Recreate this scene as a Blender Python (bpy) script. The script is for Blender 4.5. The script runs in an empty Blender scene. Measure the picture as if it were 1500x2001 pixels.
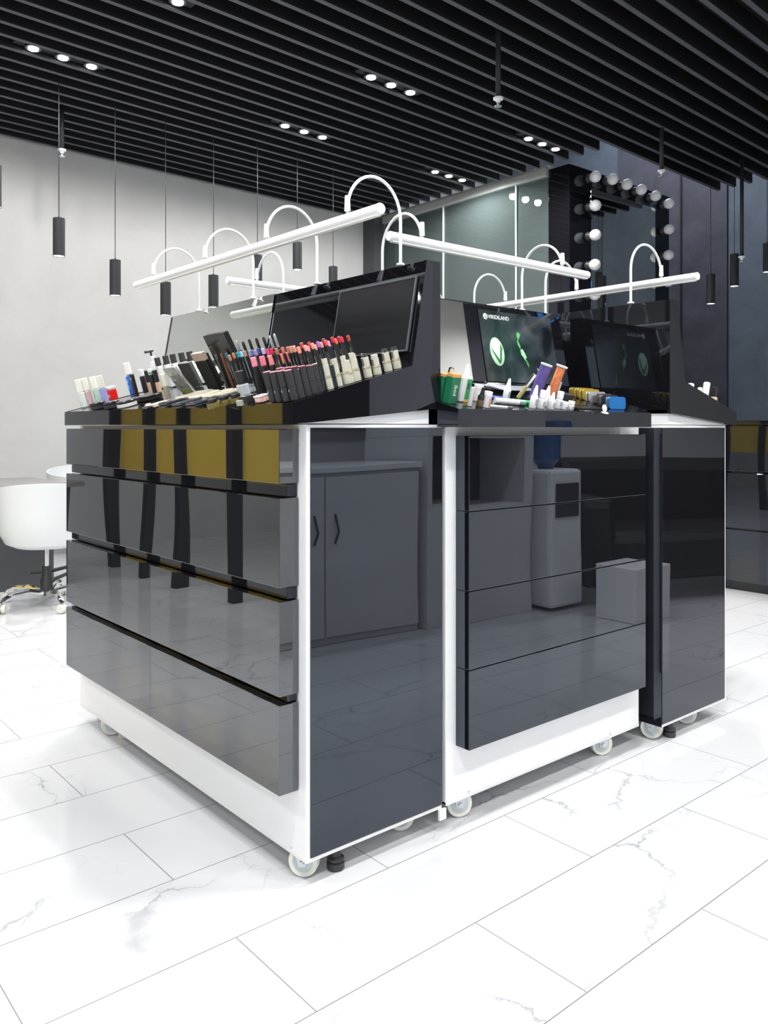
import bpy, bmesh, math, random
from mathutils import Vector, Matrix
random.seed(7)
S = bpy.context.scene
COL = S.collection
# ------------------------------------------------------------------ camera
F_PX, H, HY = 1612.0, 1.05, 836.0
ANG = math.atan2(1900, 1612)
FW = (math.cos(ANG), math.sin(ANG)); RT = (math.sin(ANG), -math.cos(ANG))
cd = bpy.data.cameras.new('camera'); cam = bpy.data.objects.new('camera', cd); COL.objects.link(cam)
cam.location = (0, 0, H); cam.rotation_euler = (math.pi/2, 0, ANG-math.pi/2)
cd.sensor_fit = 'VERTICAL'; cd.sensor_height = 36; cd.lens = F_PX/2001*36
cd.shift_y = -(1000.5-HY)/2001; cd.clip_start = .02; cd.clip_end = 100
S.camera = cam
# ------------------------------------------------------------------ look and light levels
S.view_settings.view_transform = 'Standard'; S.view_settings.look = 'None'
S.view_settings.gamma = 1; S.view_settings.exposure = 0.2; S.view_settings.use_curve_mapping = False
W = bpy.data.worlds.new('world'); S.world = W; W.use_nodes = True
W.node_tree.nodes['Background'].inputs[0].default_value = (.86, .92, 1, 1)
W.node_tree.nodes['Background'].inputs[1].default_value = 0.22
SPOT_W, SPOT_COL = 54, (1, .98, .96)
def area_light(name, loc, target, sx, sy, e, col=(1, 1, 1)):
    l = bpy.data.lights.new(name, 'AREA'); l.shape = 'RECTANGLE'; l.size = sx; l.size_y = sy; l.energy = e; l.color = col
    o = bpy.data.objects.new(name, l); COL.objects.link(o); o.location = loc
    o.rotation_euler = (Vector(target)-Vector(loc)).to_track_quat('-Z', 'Y').to_euler(); return o
area_light('window_daylight', (-2.4, -2.8, 3.0), (1.2, 1.6, .6), 3.2, 2.0, 150, (.92, .96, 1))  # added soft fill for the cabinet faces, no window stands here
bl = bpy.data.lights.new('backroom_light', 'SPOT'); bl.energy = 75; bl.spot_size = 2.6; bl.spot_blend = 1; bl.shadow_soft_size = .03; bl.color = (.86, .95, 1)
bo = bpy.data.objects.new('backroom_light', bl); COL.objects.link(bo); bo.location = (6.9, 5.1, 3.42)
area_light('clerestory_light', (8.6, 5.6, 5.3), (9.8, 5.8, 3.0), .8, 3.0, 60, (.8, .88, 1))  # added light to brighten the upper far wall, no opening there

# ------------------------------------------------------------------ geometry of the view, used to read positions
def ray(x, y):
    r = (x-750)/F_PX
    return Vector((FW[0]+r*RT[0], FW[1]+r*RT[1], -(y-HY)/F_PX))
def onplane(x, y, p, n):
    d = ray(x, y); n = Vector(n); c = Vector((0, 0, H)); t = (Vector(p)-c).dot(n)/d.dot(n); return c+d*t
def onX(x, y, X): return onplane(x, y, (X, 0, 0), (1, 0, 0))
def onY(x, y, Y): return onplane(x, y, (0, Y, 0), (0, 1, 0))
def onZ(x, y, Z=0): return onplane(x, y, (0, 0, Z), (0, 0, 1))

# ------------------------------------------------------------------ materials
def nt(name):
    m = bpy.data.materials.new(name); m.use_nodes = True; return m, m.node_tree, m.node_tree.nodes['Principled BSDF']
def mat(name, c, rough=.4, metal=0, ior=1.5, bump=0, bscale=2.0, spec=.5, trans=0, emit=0, coat=0, vary=0, vscale=4.):
    m, t, b = nt(name); b.inputs['Base Color'].default_value = (*c, 1); b.inputs['Roughness'].default_value = rough
    b.inputs['Metallic'].default_value = metal; b.inputs['IOR'].default_value = ior
    b.inputs['Specular IOR Level'].default_value = spec; b.inputs['Transmission Weight'].default_value = trans
    b.inputs['Coat Weight'].default_value = coat
    if emit: b.inputs['Emission Color'].default_value = (*c, 1); b.inputs['Emission Strength'].default_value = emit
    if bump or vary:
        tc = t.nodes.new('ShaderNodeTexCoord'); n = t.nodes.new('ShaderNodeTexNoise')
        t.links.new(tc.outputs['Object'], n.inputs['Vector'])
    if bump:
        n.inputs['Scale'].default_value = bscale; n.inputs['Detail'].default_value = 0
        bp = t.nodes.new('ShaderNodeBump'); bp.inputs['Strength'].default_value = 1; bp.inputs['Distance'].default_value = bump
        t.links.new(n.outputs['Fac'], bp.inputs['Height']); t.links.new(bp.outputs['Normal'], b.inputs['Normal'])
    if vary:
        n2 = t.nodes.new('ShaderNodeTexNoise'); n2.inputs['Scale'].default_value = vscale; n2.inputs['Detail'].default_value = 8
        n2.inputs['Roughness'].default_value = .65; n2.inputs['Distortion'].default_value = .6
        t.links.new(tc.outputs['Object'], n2.inputs['Vector'])
        r = t.nodes.new('ShaderNodeValToRGB'); r.color_ramp.elements[0].position = .3; r.color_ramp.elements[1].position = .7
        r.color_ramp.elements[0].color = (*[x*(1-vary) for x in c], 1); r.color_ramp.elements[1].color = (*[min(1, x*(1+vary)) for x in c], 1)
        t.links.new(n2.outputs['Fac'], r.inputs['Fac']); t.links.new(r.outputs['Color'], b.inputs['Base Color'])
    return m
M = {}
M['glossfront'] = mat('smoked_acrylic_front', (.006, .006, .008), .012, ior=2.35, bump=.003, bscale=2.0)
M['gloss'] = mat('black_gloss_laminate', (.006, .006, .008), .012, ior=1.84, bump=.0025, bscale=2.2)
M['gloss2'] = mat('black_gloss_flat', (.006, .006, .008), .02, ior=1.6)
M['mirror'] = mat('mirror_glass', (.88, .9, .86), .0, metal=1)
M['white'] = mat('white_laminate', (.86, .87, .88), .28)
M['whiteedge'] = mat('white_edge_band', (.78, .78, .78), .4)
M['wmetal'] = mat('white_enamel_metal', (.84, .85, .86), .3)
M['wdiff'] = mat('lamp_diffuser', (.9, .9, .86), .35)
M['wheel'] = mat('nylon_wheel', (.72, .72, .66), .4)
M['zinc'] = mat('zinc_plate', (.62, .66, .68), .3, metal=.8)
M['chrome'] = mat('chrome', (.8, .8, .8), .08, metal=1)
M['blackplastic'] = mat('black_plastic', (.03, .03, .034), .45)
M['blackmatte'] = mat('black_matte_paint', (.016, .018, .022), .6)
M['slat'] = mat('black_slat', (.007, .007, .009), .6)
M['slatcap'] = mat('grey_slat_edge', (.07, .072, .082), .5)  # floor bounce on the slat undersides, painted as a lighter grey
M['ceil'] = mat('black_ceiling', (.008, .008, .009), .8)
M['plaster'] = mat('light_plaster', (.54, .542, .535), .75, vary=.07, vscale=1.3)
M['pale'] = mat('pale_wall', (.6, .59, .55), .8, vary=.04, vscale=1.)
M['south'] = mat('grey_wall', (.66, .65, .66), .8, vary=.05, vscale=1.)
M['darkplaster'] = mat('dark_plaster', (.075, .072, .09), .7, vary=.3, vscale=2.2)
M['blueplaster'] = mat('blue_grey_plaster', (.13, .155, .19), .7, vary=.22, vscale=2.0)
M['yellow'] = mat('mustard_panel', (.85, .58, .08), .6)
M['backroom'] = mat('backroom_paint', (.5, .58, .6), .7)
M['bulb'] = mat('opal_glass_bulb', (.85, .86, .88), .15)
M['chairw'] = mat('white_leather', (.7, .735, .74), .38)
M['desktop'] = mat('grey_desk_top', (.22, .215, .21), .4)
M['darkgrey'] = mat('dark_grey_panel', (.06, .062, .07), .5)
M['lit'] = mat('lit_lens', (1, 1, 1), .3, emit=30)
M['litp'] = mat('lit_pendant_lens', (1, .98, .93), .3, emit=6)
M['sofa'] = mat('black_leather', (.012, .012, .013), .4)
M['poster'] = mat('matte_black_print', (.007, .008, .012), .35, spec=.12)
def glassmat():
    m, t, b = nt('green_tint_glass'); b.inputs['Base Color'].default_value = (.75, .9, .86, 1); b.inputs['Roughness'].default_value = .0
    b.inputs['IOR'].default_value = 1.5
    tr = t.nodes.new('ShaderNodeBsdfTransparent'); tr.inputs[0].default_value = (.5, .62, .62, 1)
    gl = t.nodes.new('ShaderNodeBsdfGlossy'); gl.inputs['Roughness'].default_value = .01; gl.inputs[0].default_value = (.9, 1, .97, 1)
    df = t.nodes.new('ShaderNodeBsdfDiffuse'); df.inputs[0].default_value = (.17, .22, .22, 1)
    mx = t.nodes.new('ShaderNodeMixShader'); mx.inputs[0].default_value = .35
    mx2 = t.nodes.new('ShaderNodeMixShader'); fr = t.nodes.new('ShaderNodeFresnel'); fr.inputs[0].default_value = 1.6
    t.links.new(tr.outputs[0], mx.inputs[1]); t.links.new(df.outputs[0], mx.inputs[2])
    t.links.new(fr.outputs[0], mx2.inputs[0]); t.links.new(mx.outputs[0], mx2.inputs[1]); t.links.new(gl.outputs[0], mx2.inputs[2])
    t.links.new(mx2.outputs[0], t.nodes['Material Output'].inputs[0]); return m
M['glass'] = glassmat()
M['gloss'].node_tree.nodes['Principled BSDF'].inputs['Specular Tint'].default_value = (.72, .84, 1, 1)
M['glossfront'].node_tree.nodes['Principled BSDF'].inputs['Specular Tint'].default_value = (.9, .95, 1, 1)
M['gloss2'].node_tree.nodes['Principled BSDF'].inputs['Specular Tint'].default_value = (.74, .85, 1, 1)
def clearmat(name, c):
    m, t, b = nt(name)
    tr = t.nodes.new('ShaderNodeBsdfTransparent'); tr.inputs[0].default_value = (*c, 1)
    gl = t.nodes.new('ShaderNodeBsdfGlossy'); gl.inputs['Roughness'].default_value = .05
    mx = t.nodes.new('ShaderNodeMixShader'); mx.inputs[0].default_value = .25
    t.links.new(tr.outputs[0], mx.inputs[1]); t.links.new(gl.outputs[0], mx.inputs[2])
    t.links.new(mx.outputs[0], t.nodes['Material Output'].inputs[0]); return m
M['clear'] = clearmat('clear_plastic', (.85, .88, .9))
def floormat():
    m, t, b = nt('marble_tile_floor'); N = t.nodes; L = t.links
    def mth(op, a, c=None, v=None):
        n = N.new('ShaderNodeMath'); n.operation = op
        for i, s in enumerate((a, c, v)):
            if s is None: continue
            if isinstance(s, (int, float)): n.inputs[i].default_value = s
            else: L.new(s, n.inputs[i])
        return n.outputs[0]
    tc = N.new('ShaderNodeTexCoord'); sx = N.new('ShaderNodeSeparateXYZ'); L.new(tc.outputs['Object'], sx.inputs[0])
    yy = mth('DIVIDE', mth('SUBTRACT', sx.outputs[1], .924), .2841); row = mth('FLOOR', yy); fy = mth('FRACT', yy)
    par = mth('FLOORED_MODULO', row, 2)
    xx = mth('ADD', mth('DIVIDE', mth('SUBTRACT', sx.outputs[0], 1.279), .826), mth('MULTIPLY', par, .5))
    colm = mth('FLOOR', xx); fx = mth('FRACT', xx)
    g1 = mth('LESS_THAN', fx, .0024/.826); g2 = mth('LESS_THAN', fy, .0026/.2841); grout = mth('MAXIMUM', g1, g2)
    cv = N.new('ShaderNodeCombineXYZ'); L.new(colm, cv.inputs[0]); L.new(row, cv.inputs[1])
    wn = N.new('ShaderNodeTexWhiteNoise'); wn.noise_dimensions = '2D'; L.new(cv.outputs[0], wn.inputs['Vector'])
    va = N.new('ShaderNodeVectorMath'); va.operation = 'MULTIPLY_ADD'; L.new(wn.outputs['Color'], va.inputs[0]); va.inputs[1].default_value = (7, 9, 5); L.new(tc.outputs['Object'], va.inputs[2])
    def vein(scale, width, thr, dist, seedoff):
        nz = N.new('ShaderNodeTexNoise'); nz.inputs['Scale'].default_value = 3.2; nz.inputs['Detail'].default_value = 7; nz.inputs['Roughness'].default_value = .62
        ad = N.new('ShaderNodeVectorMath'); ad.operation = 'ADD'; L.new(va.outputs[0], ad.inputs[0]); ad.inputs[1].default_value = (seedoff, seedoff*.7, 0)
        L.new(ad.outputs[0], nz.inputs['Vector'])
        ma = N.new('ShaderNodeVectorMath'); ma.operation = 'MULTIPLY_ADD'; L.new(nz.outputs['Color'], ma.inputs[0]); ma.inputs[1].default_value = (dist, dist, 0); L.new(ad.outputs[0], ma.inputs[2])
        vo = N.new('ShaderNodeTexVoronoi'); vo.feature = 'DISTANCE_TO_EDGE'; vo.inputs['Scale'].default_value = scale; L.new(ma.outputs[0], vo.inputs['Vector'])
        n2 = N.new('ShaderNodeTexNoise'); n2.inputs['Scale'].default_value = 2.4; n2.inputs['Detail'].default_value = 2; L.new(ad.outputs[0], n2.inputs['Vector'])
        msk = N.new('ShaderNodeMapRange'); msk.inputs[1].default_value = thr; msk.inputs[2].default_value = thr+.13; L.new(n2.outputs['Fac'], msk.inputs[0])
        ln = N.new('ShaderNodeMapRange'); ln.inputs[1].default_value = 0; ln.inputs[2].default_value = width; ln.inputs[3].default_value = 1; ln.inputs[4].default_value = 0; L.new(vo.outputs['Distance'], ln.inputs[0])
        return mth('MULTIPLY', ln.outputs[0], msk.outputs[0])
    v1 = mth('MULTIPLY', vein(1.9, .009, .515, .35, 0), .52)
    v2 = mth('MULTIPLY', vein(1.9, .05, .54, .35, 0), .13)
    v3 = mth('MULTIPLY', vein(3.6, .011, .53, .30, 13), .3)
    vv = mth('MINIMUM', mth('ADD', mth('ADD', v1, v2), v3), 1)
    mx = N.new('ShaderNodeMix'); mx.data_type = 'RGBA'; L.new(vv, mx.inputs[0]); mx.inputs[6].default_value = (.56, .57, .59, 1); mx.inputs[7].default_value = (.16, .165, .20, 1)
    m2 = N.new('ShaderNodeMix'); m2.data_type = 'RGBA'; L.new(grout, m2.inputs[0]); L.new(mx.outputs[2], m2.inputs[6]); m2.inputs[7].default_value = (.2, .2, .21, 1)
    L.new(m2.outputs[2], b.inputs['Base Color']); b.inputs['Roughness'].default_value = .09; b.inputs['IOR'].default_value = 1.45
    return m
M['floor'] = floormat()
_cm = {}
def cmat(c, rough=.35, metal=0, name='paint'):
    k = (tuple(c), rough, metal)
    if k not in _cm: _cm[k] = mat('%s_%d' % (name, len(_cm)), c, rough, metal)
    return _cm[k]

# ------------------------------------------------------------------ mesh helpers
class G:
    def __init__(s): s.bm = bmesh.new()
    def box(s, x0, x1, y0, y1, z0, z1, bev=0, Mx=None):
        v = [s.bm.verts.new((x, y, z)) for z in (z0, z1) for y in (y0, y1) for x in (x0, x1)]
        fs = [s.bm.faces.new([v[i] for i in f]) for f in ((0, 2, 3, 1), (4, 5, 7, 6), (0, 1, 5, 4), (2, 6, 7, 3), (0, 4, 6, 2), (1, 3, 7, 5))]
        if bev:
            es = list({e for f in fs for e in f.edges})
            r = bmesh.ops.bevel(s.bm, geom=es, offset=bev, segments=2, profile=.5, affect='EDGES')
            v = list({w for f in r['faces'] for w in f.verts} | {w for w in v if w.is_valid})
        if Mx is not None: bmesh.ops.transform(s.bm, matrix=Mx, verts=[w for w in v if w.is_valid])
        return s
    def lathe(s, prof, seg=20, Mx=None, capb=True, capt=True, sx=1, sy=1):
        rings = []
        for r, z in prof:
            rings.append([s.bm.verts.new((r*math.cos(2*math.pi*k/seg)*sx, r*math.sin(2*math.pi*k/seg)*sy, z)) for k in range(seg)])
        for a, b in zip(rings, rings[1:]):
            for k in range(seg):
                f = s.bm.faces.new((a[k], a[(k+1) % seg], b[(k+1) % seg], b[k])); f.smooth = True
        if capb and prof[0][0] > 1e-6: s.bm.faces.new(rings[0][::-1])
        if capt and prof[-1][0] > 1e-6: s.bm.faces.new(rings[-1])
        if Mx is not None: bmesh.ops.transform(s.bm, matrix=Mx, verts=[v for r in rings for v in r])
        return s
    def prism(s, poly, a, b, axis='Y', Mx=None):
        def P(u, w, t): return (u, t, w) if axis == 'Y' else ((t, u, w) if axis == 'X' else (u, w, t))
        A = [s.bm.verts.new(P(u, w, a)) for u, w in poly]; B = [s.bm.verts.new(P(u, w, b)) for u, w in poly]
        n = len(poly)
        fs = [s.bm.faces.new(A), s.bm.faces.new(B[::-1])]
        for i in range(n): fs.append(s.bm.faces.new((A[i], B[i], B[(i+1) % n], A[(i+1) % n])))
        bmesh.ops.recalc_face_normals(s.bm, faces=fs)
        if Mx is not None: bmesh.ops.transform(s.bm, matrix=Mx, verts=A+B)
        return s
    def tube(s, pts, r, seg=10, cap=True):
        pts = [Vector(p) for p in pts]; rings = []; up = None
        for i, p in enumerate(pts):
            d = (pts[min(i+1, len(pts)-1)]-pts[max(i-1, 0)]).normalized()
            if up is None: up = d.orthogonal().normalized()
            up = (up-d*up.dot(d)).normalized(); w = d.cross(up)
            rr = r[i] if isinstance(r, (list, tuple)) else r
            rings.append([s.bm.verts.new(p+(up*math.cos(2*math.pi*k/seg)+w*math.sin(2*math.pi*k/seg))*rr) for k in range(seg)])
        for a, b in zip(rings, rings[1:]):
            for k in range(seg):
                f = s.bm.faces.new((a[k], a[(k+1) % seg], b[(k+1) % seg], b[k])); f.smooth = True
        if cap: s.bm.faces.new(rings[0][::-1]); s.bm.faces.new(rings[-1])
        return s
    def sphere(s, c, r, seg=20, sc=(1, 1, 1)):
        res = bmesh.ops.create_uvsphere(s.bm, u_segments=seg, v_segments=seg//2, radius=r)
        for v in res['verts']: v.co = Vector((v.co.x*sc[0], v.co.y*sc[1], v.co.z*sc[2]))+Vector(c)
        for v in res['verts']:
            for f in v.link_faces: f.smooth = True
        return s
    def build(s, name, m, parent=None, Mx=None, label=None):
        bmesh.ops.recalc_face_normals(s.bm, faces=s.bm.faces)
        for e in s.bm.edges:
            if len(e.link_faces) == 2 and e.calc_face_angle(0) > .6: e.smooth = False
        me = bpy.data.meshes.new(name); s.bm.to_mesh(me); s.bm.free()
        me.materials.append(M[m] if isinstance(m, str) else m)
        o = bpy.data.objects.new(name, me); COL.objects.link(o)
        if parent: o.parent = parent
        if Mx is not None: o.matrix_local = Mx
        if label: o['label'] = label
        return o
def thing(name, label, cat, Mx=None, group=None):
    o = bpy.data.objects.new(name, None); COL.objects.link(o); o.empty_display_size = .03
    if Mx is not None: o.matrix_world = Mx if isinstance(Mx, Matrix) else Matrix.Translation(Mx)
    o['label'] = label; o['category'] = cat
    if group: o['group'] = group
    return o
def tag(o, label, cat, group=None):
    o['label'] = label; o['category'] = cat
    if group: o['group'] = group
    return o
def struct(o): o['kind'] = 'structure'; return o
def text(body, size, m, parent, Mx, name='lettering', ext=.0002, align='CENTER', spacing=1.0):
    c = bpy.data.curves.new(name, 'FONT'); c.body = body; c.size = size; c.extrude = ext; c.align_x = align; c.align_y = 'CENTER'; c.space_character = spacing; c.resolution_u = 3
    o = bpy.data.objects.new('tmp', c); COL.objects.link(o); bpy.context.view_layer.update()
    me = bpy.data.meshes.new_from_object(o); bpy.data.objects.remove(o)
    me.materials.clear(); me.materials.append(M[m] if isinstance(m, str) else m)
    o = bpy.data.objects.new(name, me); COL.objects.link(o); o.parent = parent; o.matrix_local = Mx; return o
T = Matrix.Translation
def RX(a): return Matrix.Rotation(a, 4, 'X')
def RYm(a): return Matrix.Rotation(a, 4, 'Y')
def RZ(a): return Matrix.Rotation(a, 4, 'Z')
def frame(o, x, y, z):
    m = Matrix.Identity(4)
    for i in range(3): m[i][0] = x[i]; m[i][1] = y[i]; m[i][2] = z[i]; m[i][3] = o[i]
    return m
ORD = ['first', 'second', 'third', 'fourth', 'fifth', 'sixth', 'seventh', 'eighth', 'ninth', 'tenth', 'eleventh', 'twelfth', 'thirteenth', 'fourteenth', 'fifteenth', 'sixteenth', 'seventeenth', 'eighteenth', 'nineteenth', 'twentieth', 'twenty-first', 'twenty-second', 'twenty-third', 'twenty-fourth', 'twenty-fifth', 'twenty-sixth']

# ================================================================== THE ROOM
struct(G().box(-3.8, 10.2, -4.2, 8.0, -.05, 0).build('floor', 'floor'))
SK = .046                                  # left wall and slats run a little askew of the island
def wy(x): return 7.26+SK*(x-2.475)
g = G(); g.prism([(-3.8, wy(-3.8)), (6.14, wy(6.14)), (6.14, wy(6.14)+.2), (-3.8, wy(-3.8)+.2)], 0, 3.75, 'Z'); struct(g.build('wall_north', 'plaster'))
struct(G().box(-3.9, -3.7, -1.0, 7.0, 0, 3.75).build('wall_west', 'pale'))
struct(G().box(1.0, 9.9, -1.3, -1.15, 0, 3.75).build('wall_south', 'south'))
struct(G().box(9.7, 9.9, 6.5, 9.0, 0, 6.2).build('wall_northeast', 'blueplaster'))
struct(G().box(9.68, 9.9, 4.96, 6.49, 0, 6.2).build('wall_east', 'darkplaster'))
struct(G().box(9.7, 9.9, -1.15, 4.95, 0, 6.2).build('wall_southeast', 'blueplaster'))
struct(G().box(9.66, 9.69, 5.55, 5.57, 0, 6.2).build('trim_1', 'blackmatte'))
ZS = 3.45
g = G(); g.prism([(-3.8, -4.2), (8.15, -4.2), (8.15, 4.22), (6.1, 4.13), (6.1, 7.6), (-3.8, 7.6)], ZS+.16, ZS+.25, 'Z'); ceiling = struct(g.build('ceiling', 'ceil'))
g = G(); g2 = G(); y_ref = 5.842-SK*1.605
for k in range(-62, 9):
    c0 = y_ref+k*.1635
    def yy(x): return c0+SK*x
    x1 = 6.03 if yy(6.1) > 4.18 else 7.98
    h = .017
    g.prism([(-3.6, yy(-3.6)-h), (x1, yy(x1)-h), (x1, yy(x1)+h), (-3.6, yy(-3.6)+h)], ZS+.001, ZS+.125, 'Z')
    g2.prism([(-3.6, yy(-3.6)-h), (x1, yy(x1)-h), (x1, yy(x1)+h), (-3.6, yy(-3.6)+h)], ZS-.001, ZS+.001, 'Z')  # thin sheet carrying the painted bounce light under each slat
sl = struct(g.build('ceiling_slats', 'slat')); sl.parent = ceiling
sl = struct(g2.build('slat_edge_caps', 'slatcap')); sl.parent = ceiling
struct(G().box(6.14, 7.82, 4.87, 7.6, 3.46, 3.5).build('ceiling_backroom', 'white'))
# glass partition with its head rail, the room behind it and the corner post
struct(G().box(6.1, 6.2, 4.87, 7.4, 3.39, 3.47, .004).build('trim_2', mat('grey_aluminium', (.45, .47, .46), .35, metal=.3)))
struct(G().box(5.98, 6.12, 7.22, 7.42, 0, 3.45).build('trim_3', 'darkgrey'))
for i, (a, b) in enumerate(((4.87, 5.25), (5.262, 6.25), (6.262, 7.2))):
    struct(G().box(6.14, 6.152, a, b, 0, 3.39, .001).build('window_%d' % (i+1), 'glass'))
struct(G().box(6.125, 6.135, 5.247, 5.262, .0, 3.39).build('trim_4', mat('glass_edge', (.6, .75, .72), .2)))
struct(G().box(6.125, 6.135, 6.247, 6.262, .0, 3.39).build('trim_5', M['white']))
struct(G().box(7.72, 7.82, 4.87, 7.6, 0, 3.46).build('wall_backroom', 'backroom'))
struct(G().box(6.14, 7.72, 7.45, 7.6, 0, 3.46).build('wall_backroom_north', 'backroom'))
wm = mat('blue_daylight_pane', (.08, .35, .95), .3, emit=3)
struct(G().box(6.6, 7.5, -1.15, -1.14, 3.18, 3.44).build('window_4', wm))
g = G()
for x in (6.58, 6.72, 6.88, 7.04, 7.2, 7.36): g.box(x, x+.02, -1.14, -1.12, 3.16, 3.45)
for z in (3.16, 3.30, 3.43): g.box(6.58, 7.5, -1.14, -1.12, z, z+.02)
struct(g.build('trim_6', 'blackmatte'))
r = thing('sliding_door_rail', 'frosted round rail with steel roller fittings along the glass partition', 'rail', (6.22, 5.6, 2.465))
G().tube([(0, -.68, 0), (0, 1.55, 0)], .033, 14).build('rail_tube', mat('satin_rail', (.62, .72, .7), .3), r)
G().box(-.012, .012, -.66, 1.5, -.10, -.04, .003).build('rail_flange', mat('satin_flange', (.5, .62, .6), .3), r)
for Y in (6.10, 5.73, 5.34, 5.045): G().lathe([(.03, 0), (.03, .03), (.014, .035), (.014, .05)], 14, T((0, Y-5.6, .0)) @ RYm(-math.pi/2)).build('fitting', 'chrome', r)
for Y in (6.07, 5.30): G().box(-.02, .02, Y-5.6-.03, Y-5.6+.03, .02, .12, .01).build('roller_hanger', mat('opal_hanger', (.7, .78, .74), .4), r)
for Y in (5.335,): 
    for dz in (-.16, -.26): G().lathe([(.03, 0), (.03, .02)], 14, T((0.02, Y-5.6, dz)) @ RYm(-math.pi/2)).build('fitting', 'chrome', r)

# ---- tall black mirror station at the end of the partition
st = thing('mirror_station', 'tall black gloss mirror panel framed by round white bulbs', 'mirror', (6.14, 4.63, 0))
G().box(0, 1.68, 0, .24, 0, 3.455, .004).build('panel', 'gloss2', st)
G().box(.31, 1.40, -.012, 0, 1.9, 3.285, .002).build('mirror', 'mirror', st)
bp = [(6.413, 3.368), (6.688, 3.397), (6.924, 3.394), (7.17, 3.39), (7.426, 3.375), (7.673, 3.341), (6.413, 3.102), (6.413, 2.831), (6.405, 2.555), (6.405, 2.28), (7.673, 3.079), (7.663, 2.814), (7.653, 2.54)]
for x, z in bp:
    G().lathe([(.042, 0), (.042, .02), (.028, .045)], 16, T((x-6.14, 0, z-.0)) @ RX(math.pi/2)).build('bulb_socket', 'blackplastic', st)
    b = G(); b.sphere((x-6.14, -.085, z), .052, 18, (1, 1.1, 1)); b.build('bulb', 'bulb', st)

# ---- black drawer counter at the right
c = thing('drawer_counter', 'long low black gloss drawer counter at the right below the blue grey wall', 'counter', (5.18, 2.05, 0))
G().box(.02, .6, -.85, .85, .0, 1.07, .003).build('body', 'gloss2', c)
G().box(-.01, .62, -.87, .87, 1.07, 1.096, .003).build('countertop', 'gloss2', c)
for a, b in ((-.85, -.003), (.003, .85)):
    for z0, z1 in ((.06, .393), (.405, .758), (.77, 1.062)): G().box(0, .02, a, b, z0, z1, .002).build('drawer', 'gloss', c)

# ---- things behind and beside the camera that the gloss fronts mirror
nb = thing('wall_panel', 'large dark wall panel behind the camera above the storage cabinet', 'panel', (2.7, -1.13, 1.7))  # unseen panel, added so the hutch sides mirror something dark
G().box(-1.3, 1.2, -.015, .015, -.62, .75, .004).build('board', 'sofa', nb)
p = thing('mustard_screen', 'mustard yellow panel screen on black posts reflected in the gloss drawers', 'screen', (-.45, 5, 0))
for Y in (3.2, 3.75, 4.36, 5.02, 5.55, 6.15): G().box(-.035, .035, Y-5-.035, Y-5+.035, 0, 2.3, .003).build('post', 'blackmatte', p)
for a, b in ((3.235, 3.715), (3.785, 4.325), (4.395, 4.985), (5.055, 5.515), (5.585, 6.115)): G().box(-.05, -.036, a-5, b-5, .72, 1.55, .002).build('panel', 'yellow', p)
k = thing('storage_cabinet', 'pale grey two door storage cabinet behind the camera', 'cabinet', (2.45, -.35, 0))
G().box(-.75, .5, -.25, .25, 0, .84, .004).build('body', 'south', k)
G().box(-.76, .51, -.26, .27, .84, .87, .004).build('top', 'white', k)
for a, b in ((-.74, -.13), (-.12, .49)): 
    d = G().box(a, b, .25, .268, .04, .82, .002).build('door', 'south', k)
    G().tube([(b-.06 if a < -.5 else a+.06, .268, .5), (b-.06 if a < -.5 else a+.06, .3, .56), (b-.06 if a < -.5 else a+.06, .268, .64)], .006).build('handle', 'blackplastic', d)
k = thing('niche_cabinet', 'tall pale grey cabinet with a dark square niche behind the camera', 'cabinet', (3.34, -.33, 0))
for bx in ((-.36, .38, .0, .62), (-.36, .38, 1.0, 2.2)): G().box(bx[0], bx[1], -.25, .27, bx[2], bx[3], .003).build('body', 'south', k)
G().box(-.36, -.33, -.25, .27, .62, 1.0).build('side', 'south', k); G().box(.3, .38, -.25, .27, .62, 1.0).build('side', 'south', k)
G().box(-.33, .3, -.25, -.1, .62, 1.0).build('niche_back', 'darkgrey', k)
k = thing('water_cooler', 'floor standing water cooler with blue bottle behind the camera', 'water cooler', (3.92, -.12, 0))
G().box(-.14, .14, -.16, .14, .02, .80, .02).build('body', 'white', k)
G().box(-.1, .1, .14, .15, .52, .72, .004).build('tap_panel', 'darkgrey', k)
G().lathe([(.04, .79), (.05, .82), (.085, .86), (.085, 1.06), (.075, 1.09), (.02, 1.10)], 20, T((0, -.01, 0))).build('bottle', mat('blue_water_bottle', (.06, .13, .3), .1), k)
k = thing('leather_sofa', 'black leather sofa against the wall behind the camera', 'sofa', T((5.14, .1, 0)) @ RZ(.45))
G().box(-.85, .85, -.3, .42, .12, .42, .06).build('seat', 'sofa', k); G().box(-.85, .85, -.45, -.2, .15, .84, .08).build('backrest', 'sofa', k)
for s in (-1, 1): G().box(s*.9-.12, s*.9+.12, -.45, .42, .1, .62, .06).build('armrest', 'sofa', k)
G().box(-.16, .16, -.14, .14, 0, .3, .006).build('storage_box', 'white', None, T((4.02, .38, 0)))
tag(bpy.data.objects['storage_box'], 'small white box standing beside the black sofa', 'box')

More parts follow.
